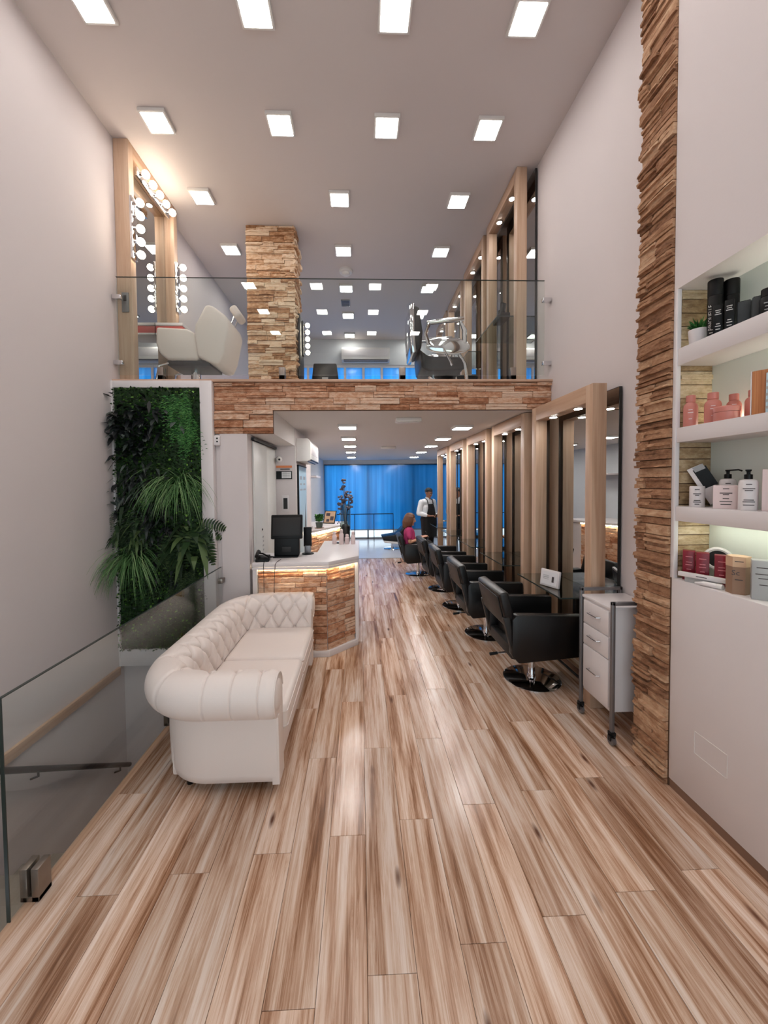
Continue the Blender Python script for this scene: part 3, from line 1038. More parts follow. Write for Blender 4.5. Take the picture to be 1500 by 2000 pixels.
def leafy(mb, c, n, r, h, size, seed):
    rnd = random.Random(seed)
    for _ in range(n):
        a, q = rnd.uniform(0, 2 * pi), sqrt(rnd.random())
        b = Vector(c)
        tip = b + Vector((cos(a) * r * q, sin(a) * r * q, h * rnd.uniform(.35, 1)))
        d = (tip - b).normalized()
        sd = d.cross(Vector((0, 0, 1))).normalized() * size * .4
        m0 = tip - d * size * .5 + Vector((0, 0, size * .15))
        mb.add([tip - d * size, m0 + sd, tip, m0 - sd], [(0, 1, 2, 3)])
    return mb
pp = thing('potted_plant', 'small bushy plant in grey green pot on the back bar', 'plant', (-.72, 6.62, 1.045))
MB().lathe([(.05, 0), (.065, .1), (.06, .1), (.05, .08)], 18).build('pot', 'greenpot', pp)
MB().lathe([(.08, 0), (.085, .008)], 18).build('saucer', 'brownc', pp)
leafy(MB(), (0, 0, .08), 140, .1, .17, .05, 3).build('foliage', 'fern', pp, smooth=0)
mg_ = thing('magazine_stand', 'framed magazine leaning on its stand on the back bar', 'magazine', (-.62, 7.35, 1.045), radians(-20))
rx = Matrix.Rotation(radians(-24), 3, 'X')
MB().obox((0, .06, .12), (.24, .012, .26), rx).build('frame', 'black', mg_, bevel=.002)
MB().obox((0, .053, .122), (.21, .004, .23), rx).build('cover', 'beige', mg_, smooth=0)
for x, z, w, h in ((-.04, .17, .08, .06), (.05, .1, .07, .08), (-.03, .06, .06, .05)):
    MB().obox((x, .05 + (z - .122) * .44, z), (w, .003, h), rx).build('printed_photo', 'posterd', mg_, smooth=0)
tag(MB().box(-1.199, -.84, 7.35, 8.1, 1.93, 1.965).build('wall_shelf', 'white', bevel=.003), 'plain white wall shelf under the air conditioner wall', 'shelf')

def aircon(name, label, loc, rz, w, h=.3, d=.2):
    t = thing(name, label, 'air conditioner', loc, rz)
    MB().prism([(-d, .03), (-d * .75, 0), (0, 0), (0, h), (-d * .8, h), (-d, h - .05)], 0, -w / 2, w / 2).build('casing', 'offwhite', t, bevel=.01)
    MB().box(-w / 2 + .04, w / 2 - .04, -d - .004, -d + .01, .1, h - .06).build('front_panel', 'white', t, bevel=.004)
    for k in range(2):
        MB().obox((0, -d * .93 + k * .045, .03 - k * .016), (w - .12, .012, .03), Matrix.Rotation(radians(40), 3, 'X')).build('louvre', 'offwhite', t, smooth=0)
        MB().obox((0, -d * .97 + k * .045, .022 - k * .016), (w - .1, .018, .018), Matrix.Rotation(radians(40), 3, 'X')).build('outlet_slot', 'dark', t, smooth=0)
    return t
aircon('air_conditioner', 'white wall air conditioner above the tall blue poster', (-.888, 5.85, 2.12), radians(90), .96, .32)
aircon('air_conditioner', 'white wall air conditioner above the blue mezzanine windows', (.155, YB - .002, 4.78), 0, 1.17, .33)

po = thing('tall_poster', 'tall pale blue poster panel on the side of the white pier', 'poster', (-.888, 5.42, .6))
MB().box(0, .018, 0, .78, 0, 1.46).build('panel', 'poster', po, smooth=0)
MB().box(0, .026, -.015, 0, 0, 1.47).box(0, .026, -.015, .795, 1.46, 1.475).build('frame', 'black', po, smooth=0)
MB().add([(.0195, .5, 0), (.0195, .72, 0), (.0195, .7, .55), (.0195, .62, .92), (.0195, .56, .5)], [(0, 1, 2, 3, 4)]).build('printed_shape', 'posterd', po, smooth=0)
for z, w, h in ((1.27, .2, .05), (1.19, .18, .025), (1.11, .24, .025)):
    for y in (.12, .45):
        MB().box(.0185, .0195, y, y + w, z, z + h).build('printed_line', 'greyc', po, smooth=0)

nt_ = thing('notice_board', 'small black and white notice below an orange strip on the pier', 'notice', (-1.04, 5.318, 1.93))
MB().box(-.115, .1, -.006, 0, -.055, .055).build('frame', 'black', nt_, smooth=0)
MB().box(-.04, .088, -.009, -.006, -.042, .044).build('paper', 'paper', nt_, smooth=0)
for k in range(5):
    MB().box(-.03, .03 + .04 * (k % 2), -.0105, -.009, .028 - k * .014, .033 - k * .014).build('printed_line', 'greyc', nt_, smooth=0)
MB().box(-.115, .1, -.004, 0, .1, .13).build('orange_strip', 'orange', nt_, smooth=0)
MB().box(-.06, .07, -.004, 0, .075, .088).build('printed_line', 'print', nt_, smooth=0)
sc_ = thing('security_camera', 'small white security camera above the notice', 'camera', (-1.12, 5.318, 2.13))
MB().cyl((0, 0, .03), (0, -.03, .03), .022, 14).build('mount', 'dark', sc_)
MB().sph((.02, -.06, .01), .04, 16, 10).build('housing', 'offwhite', sc_)
MB().cyl((.028, -.095, .008), (.03, -.102, .008), .014, 12).build('lens', 'black', sc_)
ic = thing('wall_intercom', 'flat white wall panel with dark display on the pier', 'intercom', (-1.035, 5.318, 1.54))
MB().box(-.045, .045, -.012, 0, -.11, .11).build('plate', 'white', ic, bevel=.003)
MB().box(-.028, .028, -.015, -.012, -.075, .075).build('display', 'bleather2', ic, smooth=0)
se = thing('wall_sensor', 'white wall sensor with two black dots beside the plant wall', 'sensor', (-1.475, YM - .002, 2.26))
MB().box(-.035, .035, -.04, 0, -.055, .055).build('case', 'white', se, bevel=.018, seg=3)
for z in (.02, -.012):
    MB().cyl((.008, -.04, z), (.008, -.043, z), .009, 12).build('eye', 'black', se)

sd = thing('sliding_door', 'plain white sliding cupboard door beside the partition', 'door', (-1.168, 4.2, 0))
MB().box(0, .018, 0, .58, .02, 2.27).build('door_leaf', 'door', sd, bevel=.002)
MB().box(-.0, .01, .56, 1.1, .02, 2.27).build('door_leaf', 'door', sd, bevel=.002)
MB().box(0, .028, -.02, 1.1, 2.28, 2.31).build('track', 'dark', sd, smooth=0)
MB().cyl((.018, .3, 1.28), (.024, .3, 1.28), .012, 12).build('lock', 'black', sd)
for k in range(4):
    MB().box(.018, .0188, .3 + (k % 2) * .02, .36, 1.18 - k * .05, 1.2 - k * .05).build('faded_sticker', 'greyc', sd, smooth=0)

# ------------------------------------------------------------------ plant wall
def plant_wall():
    rnd = random.Random(5)
    t = thing('plant_wall', 'tall vertical garden of artificial greenery in a white frame', 'plant wall', (-2.05, YM, 0))
    X0, X1, Z0, Z1 = -.43, .43, .12, 2.79
    fr = MB()
    fr.box(-.45, X0, -.075, .008, -.05, 2.86).box(X1, .55, -.075, .008, -.05, 2.86).box(X0, X1, -.075, .008, Z1, 2.86).box(X0, X1, -.075, .008, -.05, Z0)
    fr.build('frame', 'white', t, bevel=.002)
    MB().box(X0, X1, -.05, .006, Z0, Z1).build('backing', 'fernd', t, smooth=0)
    lv = MB()
    for _ in range(9500):
        x, z = rnd.uniform(X0, X1), rnd.uniform(Z0, Z1)
        y = -.05 - rnd.uniform(0, .07)
        s = rnd.uniform(.009, .019)
        d = Vector((rnd.uniform(-1, 1), rnd.uniform(-1, -.1), rnd.uniform(-1, .8))).normalized()
        w = d.cross(Vector((rnd.uniform(-1, 1), rnd.uniform(-1, 1), rnd.uniform(-1, 1)))).normalized()
        c = Vector((x, y, z))
        lv.add([c - d * s, c + w * s * .6, c + d * s, c - w * s * .6], [(0, 1, 2, 3)])
    o = lv.build('boxwood_foliage', 'leafg', t, smooth=0)
    o['kind'] = 'stuff'
    def leaf(mb, base, d, L, W, droop):
        d = d.normalized()
        side = d.cross(Vector((0, 0, 1)))
        side = side.normalized() if side.length > .01 else Vector((1, 0, 0))
        pts = []
        for k, wd in ((0, .15), (.35, 1), (.7, .75), (1, .04)):
            p = base + d * L * k + Vector((0, 0, -droop * L * k * k))
            pts += [p - side * W * wd / 2, p + side * W * wd / 2]
        mb.add(pts, [(0, 1, 3, 2), (2, 3, 5, 4), (4, 5, 7, 6)])
    def cluster(name, cx, cz, sx, sz, n, L, W, mat, droop=.35):
        m = MB()
        for _ in range(n):
            b = Vector((cx + rnd.gauss(0, sx), -.115, cz + rnd.gauss(0, sz)))
            b.x = max(X0 + .02, min(X1 - .02, b.x))
            leaf(m, b, Vector((rnd.uniform(-1, 1), rnd.uniform(-1.1, -.35), rnd.uniform(-.7, .8))), L * rnd.uniform(.7, 1.2), W * rnd.uniform(.7, 1.2), droop)
        m.build(name, mat, t, smooth=0)
    def tuft(name, cx, cz, n, L, mat, spread=.8, w=.006):
        m = MB()
        for _ in range(n):
            a = rnd.uniform(-1, 1) * spread
            d = Vector((sin(a), -rnd.uniform(.35, 1.0), cos(a) * rnd.uniform(.1, .7)))
            l = L * rnd.uniform(.6, 1.15)
            p = Vector((cx + rnd.uniform(-.06, .06), -.06, cz + rnd.uniform(-.05, .05)))
            v = d.normalized() * l / 7
            side = Vector((cos(a), 0, -sin(a) * .3)).normalized()
            pts = []
            for k in range(8):
                ww = w * (1 - k / 7.5)
                pts += [p - side * ww, p + side * ww]
                p = p + v
                v = (v + Vector((0, .008, -l * .05))).normalized() * l / 7
                p.y = min(p.y, -.06)
            m.add(pts, [(2 * k, 2 * k + 1, 2 * k + 3, 2 * k + 2) for k in range(7)])
        m.build(name, mat, t, smooth=0)
    def fern(name, cx, cz, n, L, mat, down=.9, spread=1.2, a0=0):
        m = MB()
        for q in range(n):
            a = a0 + rnd.uniform(-1, 1) * spread
            d = Vector((sin(a), -.75, -cos(a) * .25 + .25)).normalized()
            p = Vector((cx + rnd.uniform(-.08, .08), -.06, cz + rnd.uniform(-.07, .07)))
            l = L * rnd.uniform(.7, 1.15)
            v = d * l / 14
            for k in range(14):
                wl = l * .16 * sin(pi * (k + 1.5) / 16) + .008
                dd = v.normalized()
                side = dd.cross(Vector((0, -1, .3))).normalized()
                for sg in (-1, 1):
                    tip = p + side * sg * wl + dd * wl * .5
                    m.add([p, p + dd * .02, tip, p + (tip - p) * .5 - dd * .01], [(0, 1, 2, 3)])
                p = p + v
                v = (v + Vector((0, .004, -down * l * .012))).normalized() * l / 14
        m.build(name, mat, t, smooth=0)
    cluster('dark_leaf_cluster', -.18, 2.46, .17, .10, 150, .13, .045, 'leafd')
    cluster('dark_leaf_cluster', -.22, 2.2, .1, .1, 80, .11, .05, 'leafd')
    cluster('dark_leaf_cluster', -.15, 1.82, .12, .12, 190, .12, .026, 'leafd', .6)
    cluster('dark_leaf_cluster', -.05, 1.5, .1, .12, 120, .11, .03, 'leafd', .6)
    cluster('dark_leaf_cluster', .05, 1.1, .12, .22, 120, .08, .03, 'leafd')
    cluster('dark_leaf_cluster', -.38, 1.62, .03, .07, 12, .11, .045, 'leafd')
    cluster('dark_leaf_cluster', -.38, 2.42, .03, .05, 10, .13, .05, 'leafd')
    def strands(name, cx, cz, n, L, mat, sx):
        m = MB()
        for _ in range(n):
            p = Vector((cx + rnd.gauss(0, sx), -.09 - rnd.uniform(0, .05), cz + rnd.gauss(0, .07)))
            v = Vector((rnd.gauss(0, .35), -rnd.uniform(.1, .5), -rnd.uniform(.2, 1))).normalized()
            l = L * rnd.uniform(.4, 1.1)
            for k in range(9):
                for sg in (-1, 1):
                    sd_ = Vector((sg * rnd.uniform(.6, 1), -rnd.uniform(0, .5), -rnd.uniform(.2, .8))).normalized() * .042 * (1 - k / 13)
                    m.add([p, p + Vector((0, 0, -.007)), p + sd_], [(0, 1, 2)])
                p = p + v * l / 9
                p.y = min(p.y, -.06)
                v = (v + Vector((rnd.gauss(0, .08), .04, -.28))).normalized()
        m.build(name, mat, t, smooth=0)
    strands('trailing_fern', .24, 2.62, 75, .36, 'fern', .08)
    strands('trailing_fern', .31, 2.38, 60, .36, 'fern', .05)
    strands('trailing_fern', .25, .85, 110, .3, 'fernd', .08)
    strands('trailing_fern', -.25, 1.4, 120, .26, 'fernd', .09)
    fern('dark_fern', .28, 1.3, 24, .44, 'fernd', 1.3, 1.0)
    cluster('broad_fern', .27, 1.28, .09, .06, 26, .3, .07, 'fernd', .8)
    cluster('broad_fern', -.25, 1.32, .09, .1, 40, .2, .04, 'fernd', .9)
    fern('dark_fern', .34, 1.36, 5, .36, 'fernd', .5, .3, 1.5)
    tuft('grass_tuft', .24, 1.78, 170, .6, 'grass', .55)
    tuft('grass_tuft', -.24, 1.06, 190, .6, 'grass', .75)
plant_wall()

# ------------------------------------------------------------------ mirror stations
def station(label, group, H, shelf=True, flush=False):
    t = thing('mirror_station', label, 'mirror station', group=group)
    for y in (0, .96):
        MB().box(*((-.15, -.001) if flush else (-.23, -.115)), y, y + .09, 0, H).build('post', 'oakv', t, bevel=.003)
    bmn = MB().box(*((-.15, -.001) if flush else (-.23, -.115)), .09, .96, H - .135, H).build('top_rail', 'oakh', t, bevel=.002)
    m0, m1 = (.092, .958) if flush else (-.02, 1.17)
    mi = MB().box(-.03, -.008, m0, m1, .06, H - (.14 if flush else .03)).build('mirror_back', 'edge', t, smooth=0)
    MB().add([(-.0305, m0 + .004, .064), (-.0305, m1 - .001, .064), (-.0305, m1 - .001, H - (.144 if flush else .034)), (-.0305, m0 + .004, H - (.144 if flush else .034))], [(0, 3, 2, 1)]).build('mirror_glass', 'mirror', mi, smooth=0)
    for y in (.3, .72):
        sp = MB().lathe([(.042, 0), (.042, -.006), (.034, -.008)], 18, (-.1 if flush else -.17, y, H - .135)).build('spotlight', 'chrome', t)
        MB().cyl((-.1 if flush else -.17, y, H - .1432), (-.1 if flush else -.17, y, H - .1462), .031, 18).build('lamp', 'spot', sp)
    if shelf:
        gs = MB().box(-.42, -.034, .1, .95, .85, .86).build('glass_shelf', 'shelfglass', t, smooth=0)
        MB().box(-.423, -.42, .1, .95, .849, .861).box(-.42, -.034, .097, .1, .849, .861).build('polished_edge', 'glassedge', gs, smooth=0)
    if shelf:
        MB().tube([(-.16, .16, .0), (-.16, .16, .11), (-.16, .9, .11), (-.16, .9, .0)], .012, 10).build('footrest', 'dark', t)
    return t
ORD = ['first', 'second', 'third', 'fourth', 'fifth']
s0 = station('oak framed mirror station with glass shelf, first from the stone pilaster', 'mirror stations along the lower right wall', 2.562)
for i, y in enumerate((2.93, 4.17, 5.42, 6.67, 7.92)):
    o = s0 if i == 0 else dup(s0)
    o.location = (XR - .002, y, 0)
    o['label'] = 'oak framed mirror station with glass shelf, %s from the stone pilaster' % ORD[i]
u0 = station('x', 'mirror stations along the upper right wall', ZC - ZM - .004)
for i, y in enumerate((4.38, 5.58, 6.78, 7.98)):
    o = u0 if i == 0 else dup(u0)
    o.location = (XR - .002, y, ZM)
    o['label'] = 'tall oak mirror station on the upper floor, %s from the glass balustrade' % ORD[i]
ul = station('oak make-up station with bulb strips on the upper floor by the white recliner', None, ZC - ZM - .004, False, True)
ul.location = (XL + .002, 5.18, ZM)
ul.rotation_euler = (0, 0, pi)
def bulb_strip(parent, p0, p1, n, out, mat='chrome', r=.04):
    p0, p1, out = Vector(p0), Vector(p1), Vector(out)
    d = (p1 - p0).normalized()
    mid = (p0 + p1) / 2
    rot = Matrix((d, out, d.cross(out))).transposed()
    s = MB().obox(mid + out * .012, ((p1 - p0).length + .1, .024, .09), rot).build('bulb_strip', mat, parent, bevel=.003)
    for i in range(n):
        p = p0 + (p1 - p0) * (i / (n - 1))
        MB().cyl(p + out * .024, p + out * .05, .018, 10).build('socket', 'chrome', s)
        MB().sph(p + out * (.045 + r), r, 14, 9).build('bulb', 'bulb', s)
# local frame is turned by pi: local +x/-x swap
bulb_strip(ul, (-.151, 1.01, 1.33), (-.151, 1.01, 1.86), 5, (-1, 0, 0))
bulb_strip(ul, (-.151, .05, 1.2), (-.151, .05, 1.73), 5, (-1, 0, 0))
bulb_strip(ul, (-.151, .3, H_ := 2.25), (-.151, .88, H_), 5, (-1, 0, 0))
MB().box(-.12, -.05, 1.05, 1.062, .72, .92).build('control_plate', 'grey', ul, bevel=.002)
MB().box(-.1, -.07, 1.062, 1.064, .83, .89).build('plate_display', 'dark', ul, smooth=0)
MB().box(-.36, -.035, .1, .38, .86, .895).build('desk_top', 'white', ul, bevel=.003)
MB().box(-.35, -.035, .11, .372, .775, .858).build('drawer', 'red', ul, bevel=.003)
MB().box(-.355, -.035, .105, .378, .75, .773).build('desk_bottom', 'white', ul, bevel=.003)

# ------------------------------------------------------------------ salon chairs
def salon_chair():
    t = thing('salon_chair', 'x', 'chair', group='black salon chairs along the mirror stations')
    MB().box(-.24, .28, -.235, .235, .36, .49).build('seat', 'bleather', t, bevel=.03, seg=3)
    for s in (-1, 1):
        y0, y1 = sorted((s * .24, s * .325))
        MB().prism([(-.31, .36), (-.25, .29), (.27, .33), (.31, .38), (.31, .68), (-.27, .70), (-.31, .66)], 1, y0, y1).build('armrest', 'bleather', t, bevel=.014)
    rot = Matrix.Rotation(radians(-14), 3, 'Y')
    bk = MB().obox((-.335, 0, .73), (.085, .60, .31), rot).build('backrest', 'bleather', t, bevel=.022, seg=3)
    MB().obox((-.383, 0, .725), (.01, .52, .24), rot).build('back_panel', 'bleather2', bk, bevel=.004)
    for s in (-1, 1):
        MB().obox((-.31, s * .285, .5), (.05, .05, .36), rot).build('back_upright', 'bleather2', t, bevel=.008)
    MB().box(-.3, -.22, -.28, .28, .31, .41).build('rear_rail', 'bleather2', t, bevel=.012)
    MB().cyl((0, 0, .03), (0, 0, .36), .03, 20).build('column', 'chrome', t)
    MB().lathe([(.25, 0), (.25, .008), (.235, .016), (.04, .02), (.035, .05)], 40).build('base', 'chrome', t)
    MB().tube([(-.05, -.02, .3), (-.2, -.06, .28), (-.36, -.06, .27)], .009, 8).build('pump_lever', 'chrome', t)
    MB().tube([(-.34, -.06, .272), (-.41, -.06, .264)], .014, 8).build('lever_grip', 'black', t)
    return t
c0 = salon_chair()
for i, (x, y, rz) in enumerate(((1.55, 3.42, 0), (1.48, 4.49, 0), (1.43, 5.53, 0), (1.38, 6.44, 2), (1.12, 7.55, 0))):
    o = c0 if i == 0 else dup(c0)
    o.location = (x, y, 0)
    o.rotation_euler = (0, 0, radians(rz))
    o.scale = (1, 1, .92 if i == 4 else 1)
    o['label'] = ['black leather salon chair next to the white drawer trolley', 'empty black salon chair, second from the drawer trolley', 'empty black salon chair, third from the drawer trolley', 'empty black salon chair next to the seated woman', 'black salon chair the woman in magenta sits in'][i]
wb = thing('wash_chair', 'black wash chair on pale frame in the back room', 'chair', (.85, 10.6, 0), radians(180))
MB().prism([(-.3, .2), (.25, .26), (.3, .36), (-.12, .42), (-.3, .62), (-.36, .6)], 1, -.28, .28).build('seat', 'bleather', wb, bevel=.03)
MB().prism([(-.34, .14), (.22, .2), (.26, .26), (-.3, .2), (-.4, .6), (-.44, .6)], 1, -.3, .3).build('shell', 'offwhite', wb, bevel=.01)
MB().cyl((0, 0, 0), (0, 0, .2), .03, 14).build('column', 'chrome', wb)
MB().lathe([(.24, 0), (.23, .014), (.03, .02)], 28).build('base', 'chrome', wb)

# ------------------------------------------------------------------ drawer trolley
tr = thing('drawer_trolley', 'white three-drawer salon trolley on a grey tube frame with casters', 'trolley', (1.69, 2.7, 0))
MB().box(.012, .33, -.165, .16, .21, .92).build('cabinet', 'white', tr, bevel=.004)
MB().box(.0, .335, -.17, .165, .92, .94).build('top', 'white', tr, bevel=.003)
for z0, z1 in ((.735, .905), (.575, .725), (.235, .565)):
    d = MB().box(.0, .014, -.15, .145, z0, z1).build('drawer', 'white', tr, bevel=.003)
    zz = (z0 + z1) / 2 + .01
    MB().tube([(0, -.06, zz), (-.025, -.055, zz), (-.025, .055, zz), (0, .06, zz)], .005, 8).build('handle', 'chrome', d)
for s in (-1, 1):
    y = s * .185 - .002
    f = MB()
    for x in (-.005, .3):
        f.box(x, x + .024, y - .012, y + .012, .09, .985)
    f.box(-.005, .324, y - .012, y + .012, .96, .985)
    f.build('tube_frame', 'grey', tr, bevel=.004)
    for x in (.007, .312):
        c = MB().box(x - .018, x + .018, y - .018, y + .018, .07, .09).box(x - .02, x - .014, y - .012, y + .012, .03, .075).box(x + .014, x + .02, y - .012, y + .012, .03, .075).build('caster', 'dark', tr)
        MB().cyl((x - .012, y, .034), (x + .012, y, .034), .033, 18).build('wheel', 'grey', c)
        MB().obox((x - .02, y - .025, .075), (.03, .035, .008), Matrix.Rotation(.4, 3, 'Y')).build('brake_tab', 'black', c)

tb = thing('card_holder', 'white framed sign leaning on the glass shelf by the trolley', 'sign', (1.69, 3.36, .862), radians(-68))
rx = Matrix.Rotation(radians(-8), 3, 'X')
MB().obox((0, 0, .075), (.2, .025, .15), rx).build('frame', 'white', tb, bevel=.006)
MB().obox((0, -.0135, .0755), (.165, .002, .115), rx).build('card', 'paper', tb, smooth=0)
MB().obox((.04, -.0152, .072), (.022, .002, .05), rx).build('printed_figure', 'print', tb, smooth=0)
MB().obox((.04, -.0152, .045), (.05, .002, .012), rx).build('printed_figure', 'print', tb, smooth=0)
for k in range(3):
    MB().obox((-.035, -.0152 + .0, .1 - k * .016), (.06, .002, .004), rx).build('printed_line', 'greyc', tb, smooth=0)
MB().obox((0, .0135, .075), (.16, .002, .11), rx).build('dark_back', 'black', tb, smooth=0)

# ------------------------------------------------------------------ products on the display shelves
SX = 1.9
RZ = radians(-42)
def lines(parent, w, zs, y, mat='print', x=0):
    for z, f in zs:
        MB().box(x - w * f / 2, x + w * f / 2, y - .0006, y, z, z + .004).build('printed_line', mat, parent, smooth=0)
z1 = 2.545
pl = thing('potted_plant', 'small grassy plant in a white pot on the top display shelf', 'plant', (1.872, 2.083, z1))
MB().lathe([(.03, 0), (.04, .012), (.046, .085), (.042, .085), (.036, .07)], 22).build('pot', 'white', pl)
gm = MB()
rnd = random.Random(9)
for _ in range(130):
    a = rnd.uniform(0, 2 * pi)
    l = rnd.uniform(.03, .055)
    up = rnd.uniform(.5, 1.6)
    p = Vector((cos(a) * .01, sin(a) * .01, .075))
    q = Vector((cos(a) * l, sin(a) * l, .075 + l * up))
    sd_ = Vector((-sin(a), cos(a), 0)) * .004
    gm.add([p - sd_, p + sd_, (p + q) / 2 + sd_ + Vector((0, 0, .012)), q, (p + q) / 2 - sd_ + Vector((0, 0, .012))], [(0, 1, 2, 3, 4)])
gm.build('foliage', 'fern', pl, smooth=0)
for i, (x, y, h, r) in enumerate(((1.885, 1.998, .31, .033), (1.95, 1.975, .30, .033))):
    b = thing('spray_can', ['tall black spray can with vertical lettering next to the potted plant', 'tall black spray can behind the black cartons'][i], 'spray can', (x, y, z1), RZ, 'tall black spray cans')
    MB().lathe([(r * .96, 0), (r, .004), (r, h * .72), (r * .98, h * .725)], 28).build('can', 'black', b)
    MB().lathe([(r * .99, h * .728), (r, h * .735), (r, h * .985), (r * .95, h)], 28).build('cap', 'black', b)
    if i == 0:
        text('lettering', 'RINQUELLE', .026, (-.018, -r - .0006 + .005, h * .36), (pi / 2, radians(-90), 0), 'printl', b)
        lines(b, .04, ((.03, .9), (.045, .6)), -r + .002, 'printl', -.005)
for i, (x, y, w, h) in enumerate(((1.843, 1.938, .036, .15), (1.853, 1.887, .036, .152))):
    b = thing('hair_carton', ['black printed carton right beside the spray cans', 'black printed carton standing before the charcoal cartons'][i], 'carton', (x, y, z1), RZ, 'black product cartons')
    MB().box(-w / 2, w / 2, -w / 2, w / 2, 0, h).build('carton', 'black', b, bevel=.002)
    lines(b, w, ((.04, .6), (.052, .4), (.1, .7), (.11, .5), (.12, .6), (.025, .5)), -w / 2 - .0004, 'printl')
for i, (x, y, w, h) in enumerate(((1.91, 1.868, .05, .135), (1.915, 1.797, .056, .125))):
    b = thing('hair_carton', ['charcoal carton with closed flat top', 'charcoal carton with rounded open top'][i], 'carton', (x, y, z1), RZ, 'charcoal product cartons')
    MB().box(-w / 2, w / 2, -w / 2, w / 2, 0, h).build('carton', 'blackbox', b, bevel=.003)
    MB().box(-w / 2 + .004, w / 2 - .004, -w / 2 + .004, w / 2 - .004, h, h + .003).build('flap', 'black', b, smooth=0)
for i, (x, y) in enumerate(((1.88, 1.728), (1.9, 1.65))):
    b = thing('hair_bottle', ['squat glossy black bottle beside the charcoal cartons', 'squat glossy black bottle farthest along the top shelf'][i], 'bottle', (x, y, z1), RZ, 'squat black bottles')
    MB().lathe([(.027, 0), (.03, .005), (.03, .085), (.024, .095)], 24).build('body', 'black', b)
    MB().lathe([(.02, .095), (.024, .097), (.024, .13), (.022, .132)], 24).build('cap', 'black', b)
    lines(b, .04, ((.06, .8), (.045, .6), (.03, .7)), -.0302, 'greyc')
z2 = 2.1
for i, (x, y, r, h) in enumerate(((1.85, 2.1, .033, .175), (1.875, 1.99, .036, .165), (1.955, 1.955, .031, .15), (1.945, 1.84, .036, .145))):
    b = thing('pink_bottle', ['dusty pink bottle standing alone next to the stone', 'dusty pink bottle left of the pink jar', 'dusty pink bottle half hidden behind another', 'dusty pink bottle standing behind the pink jar'][i], 'bottle', (x, y, z2), RZ, 'dusty pink bottles')
    MB().lathe([(r * .95, 0), (r, .005), (r, h * .62), (r * .9, h * .7), (r * .62, h * .77), (r * .6, h * .78)], 26).build('body', 'pink', b)
    MB().lathe([(r * .58, h * .78), (r * .66, h * .79), (r * .66, h * .99), (r * .6, h)], 26).build('cap', 'pink', b)
    lines(b, .03, ((.09, .6), (.075, .8), (.04, .5)), -r - .0004, 'palepink')
b = thing('pink_jar', 'wide flat dusty pink jar on the second shelf', 'jar', (1.862, 1.9, z2), RZ)
MB().lathe([(.048, 0), (.052, .006), (.052, .045)], 30).build('body', 'pink', b)
MB().lathe([(.053, .046), (.054, .05), (.054, .068), (.048, .074)], 30).build('lid', 'pink', b)
b = thing('wood_card', 'wood patterned display card standing on the second shelf', 'card', (1.885, 1.755, z2), radians(-60))
MB().box(-.03, .03, -.008, .008, 0, .215).build('card', 'woodcard', b, bevel=.002)
MB().box(-.034, -.03, -.009, .009, 0, .215).build('white_edge', 'white', b, smooth=0)
b = thing('photo_card', 'pale blue photo card beside the wood patterned card', 'card', (1.905, 1.69, z2), radians(-60))
MB().box(-.045, .045, -.006, .006, 0, .195).build('card', 'poster', b, bevel=.002)
for k in range(5):
    MB().box(-.045, .03, -.0068, -.006, .03 + k * .03, .042 + k * .03).build('printed_band', 'greyc', b, smooth=0)
MB().box(.02, .045, -.0072, -.006, .0, .13).build('printed_figure', 'pink', b, smooth=0)
z3 = 1.655
def white_jar(label, x, y, w, h, rz=RZ):
    b = thing('cream_jar', label, 'jar', (x, y, z3), rz, 'white cream jars')
    MB().lathe([(w * .46, 0), (w * .5, .004), (w * .5, h - .006), (w * .46, h)], 26).build('body', 'white', b)
    lines(b, w, ((h * .82, .3), (h * .62, .5), (h * .55, .25), (h * .3, .4), (h * .22, .5), (h * .12, .3)), -w / 2 - .0003)
    return b
white_jar('white jar in front of the slanted silver carton', 1.86, 2.06, .068, .115)
def pump(label, x, y, w, h, head):
    b = thing('pump_bottle', label, 'bottle', (x, y, z3), RZ, 'white pump bottles')
    MB().lathe([(w * .47, 0), (w * .5, .004), (w * .5, h * .9), (w * .42, h * .97), (w * .2, h)], 26).build('body', 'white', b)
    MB().lathe([(w * .22, h), (w * .22, h + .022), (w * .1, h + .024), (w * .1, h + .035), (w * .16, h + .04), (w * .16, h + .046)], 20).build('pump_head', 'black', b)
    if head:
        MB().tube([(0, 0, h + .042), (.04, -.01, h + .045), (.055, -.012, h + .038)], .004, 8).build('spout', 'black', b)
    lines(b, w, ((h * .82, .3), (h * .68, .6), (h * .62, .4), (h * .32, .5), (h * .26, .6), (h * .16, .55)), -w / 2 - .0003)
pump('white pump bottle with long spout behind the pale cartons', 1.95, 1.975, .07, .155, True)
pump('white pump bottle standing at the shelf front', 1.87, 1.79, .072, .15, False)
b = thing('pink_carton', 'pale pink carton in front of the pump bottle with long spout', 'carton', (1.88, 1.91, z3), radians(-48))
MB().box(-.05, .05, -.03, .03, 0, .12).build('carton', 'palepink', b, bevel=.002)
lines(b, .08, ((.1, .3), (.078, .6), (.07, .3), (.05, .3), (.035, .6), (.02, .5)), -.0304)
b = thing('tall_carton', 'tall pale pink carton behind the front pump bottle', 'carton', (1.93, 1.72, z3), radians(-48))
MB().box(-.045, .045, -.035, .035, 0, .195).build('carton', 'palepink', b, bevel=.003)
lines(b, .08, ((.17, .4), (.11, .5), (.1, .3), (.05, .5)), -.0354)
b = thing('open_carton', 'slanted white and black carton leaning against the stone', 'carton', (1.93, 2.085, z3), radians(-42))
rt = Matrix.Rotation(radians(-28), 3, 'Y')
MB().obox((0, 0, .125), (.07, .05, .22), rt).build('carton', 'white', b, bevel=.002)
MB().obox((-.002, -.0256, .165), (.062, .002, .115), rt).build('dark_print', 'black', b, smooth=0)
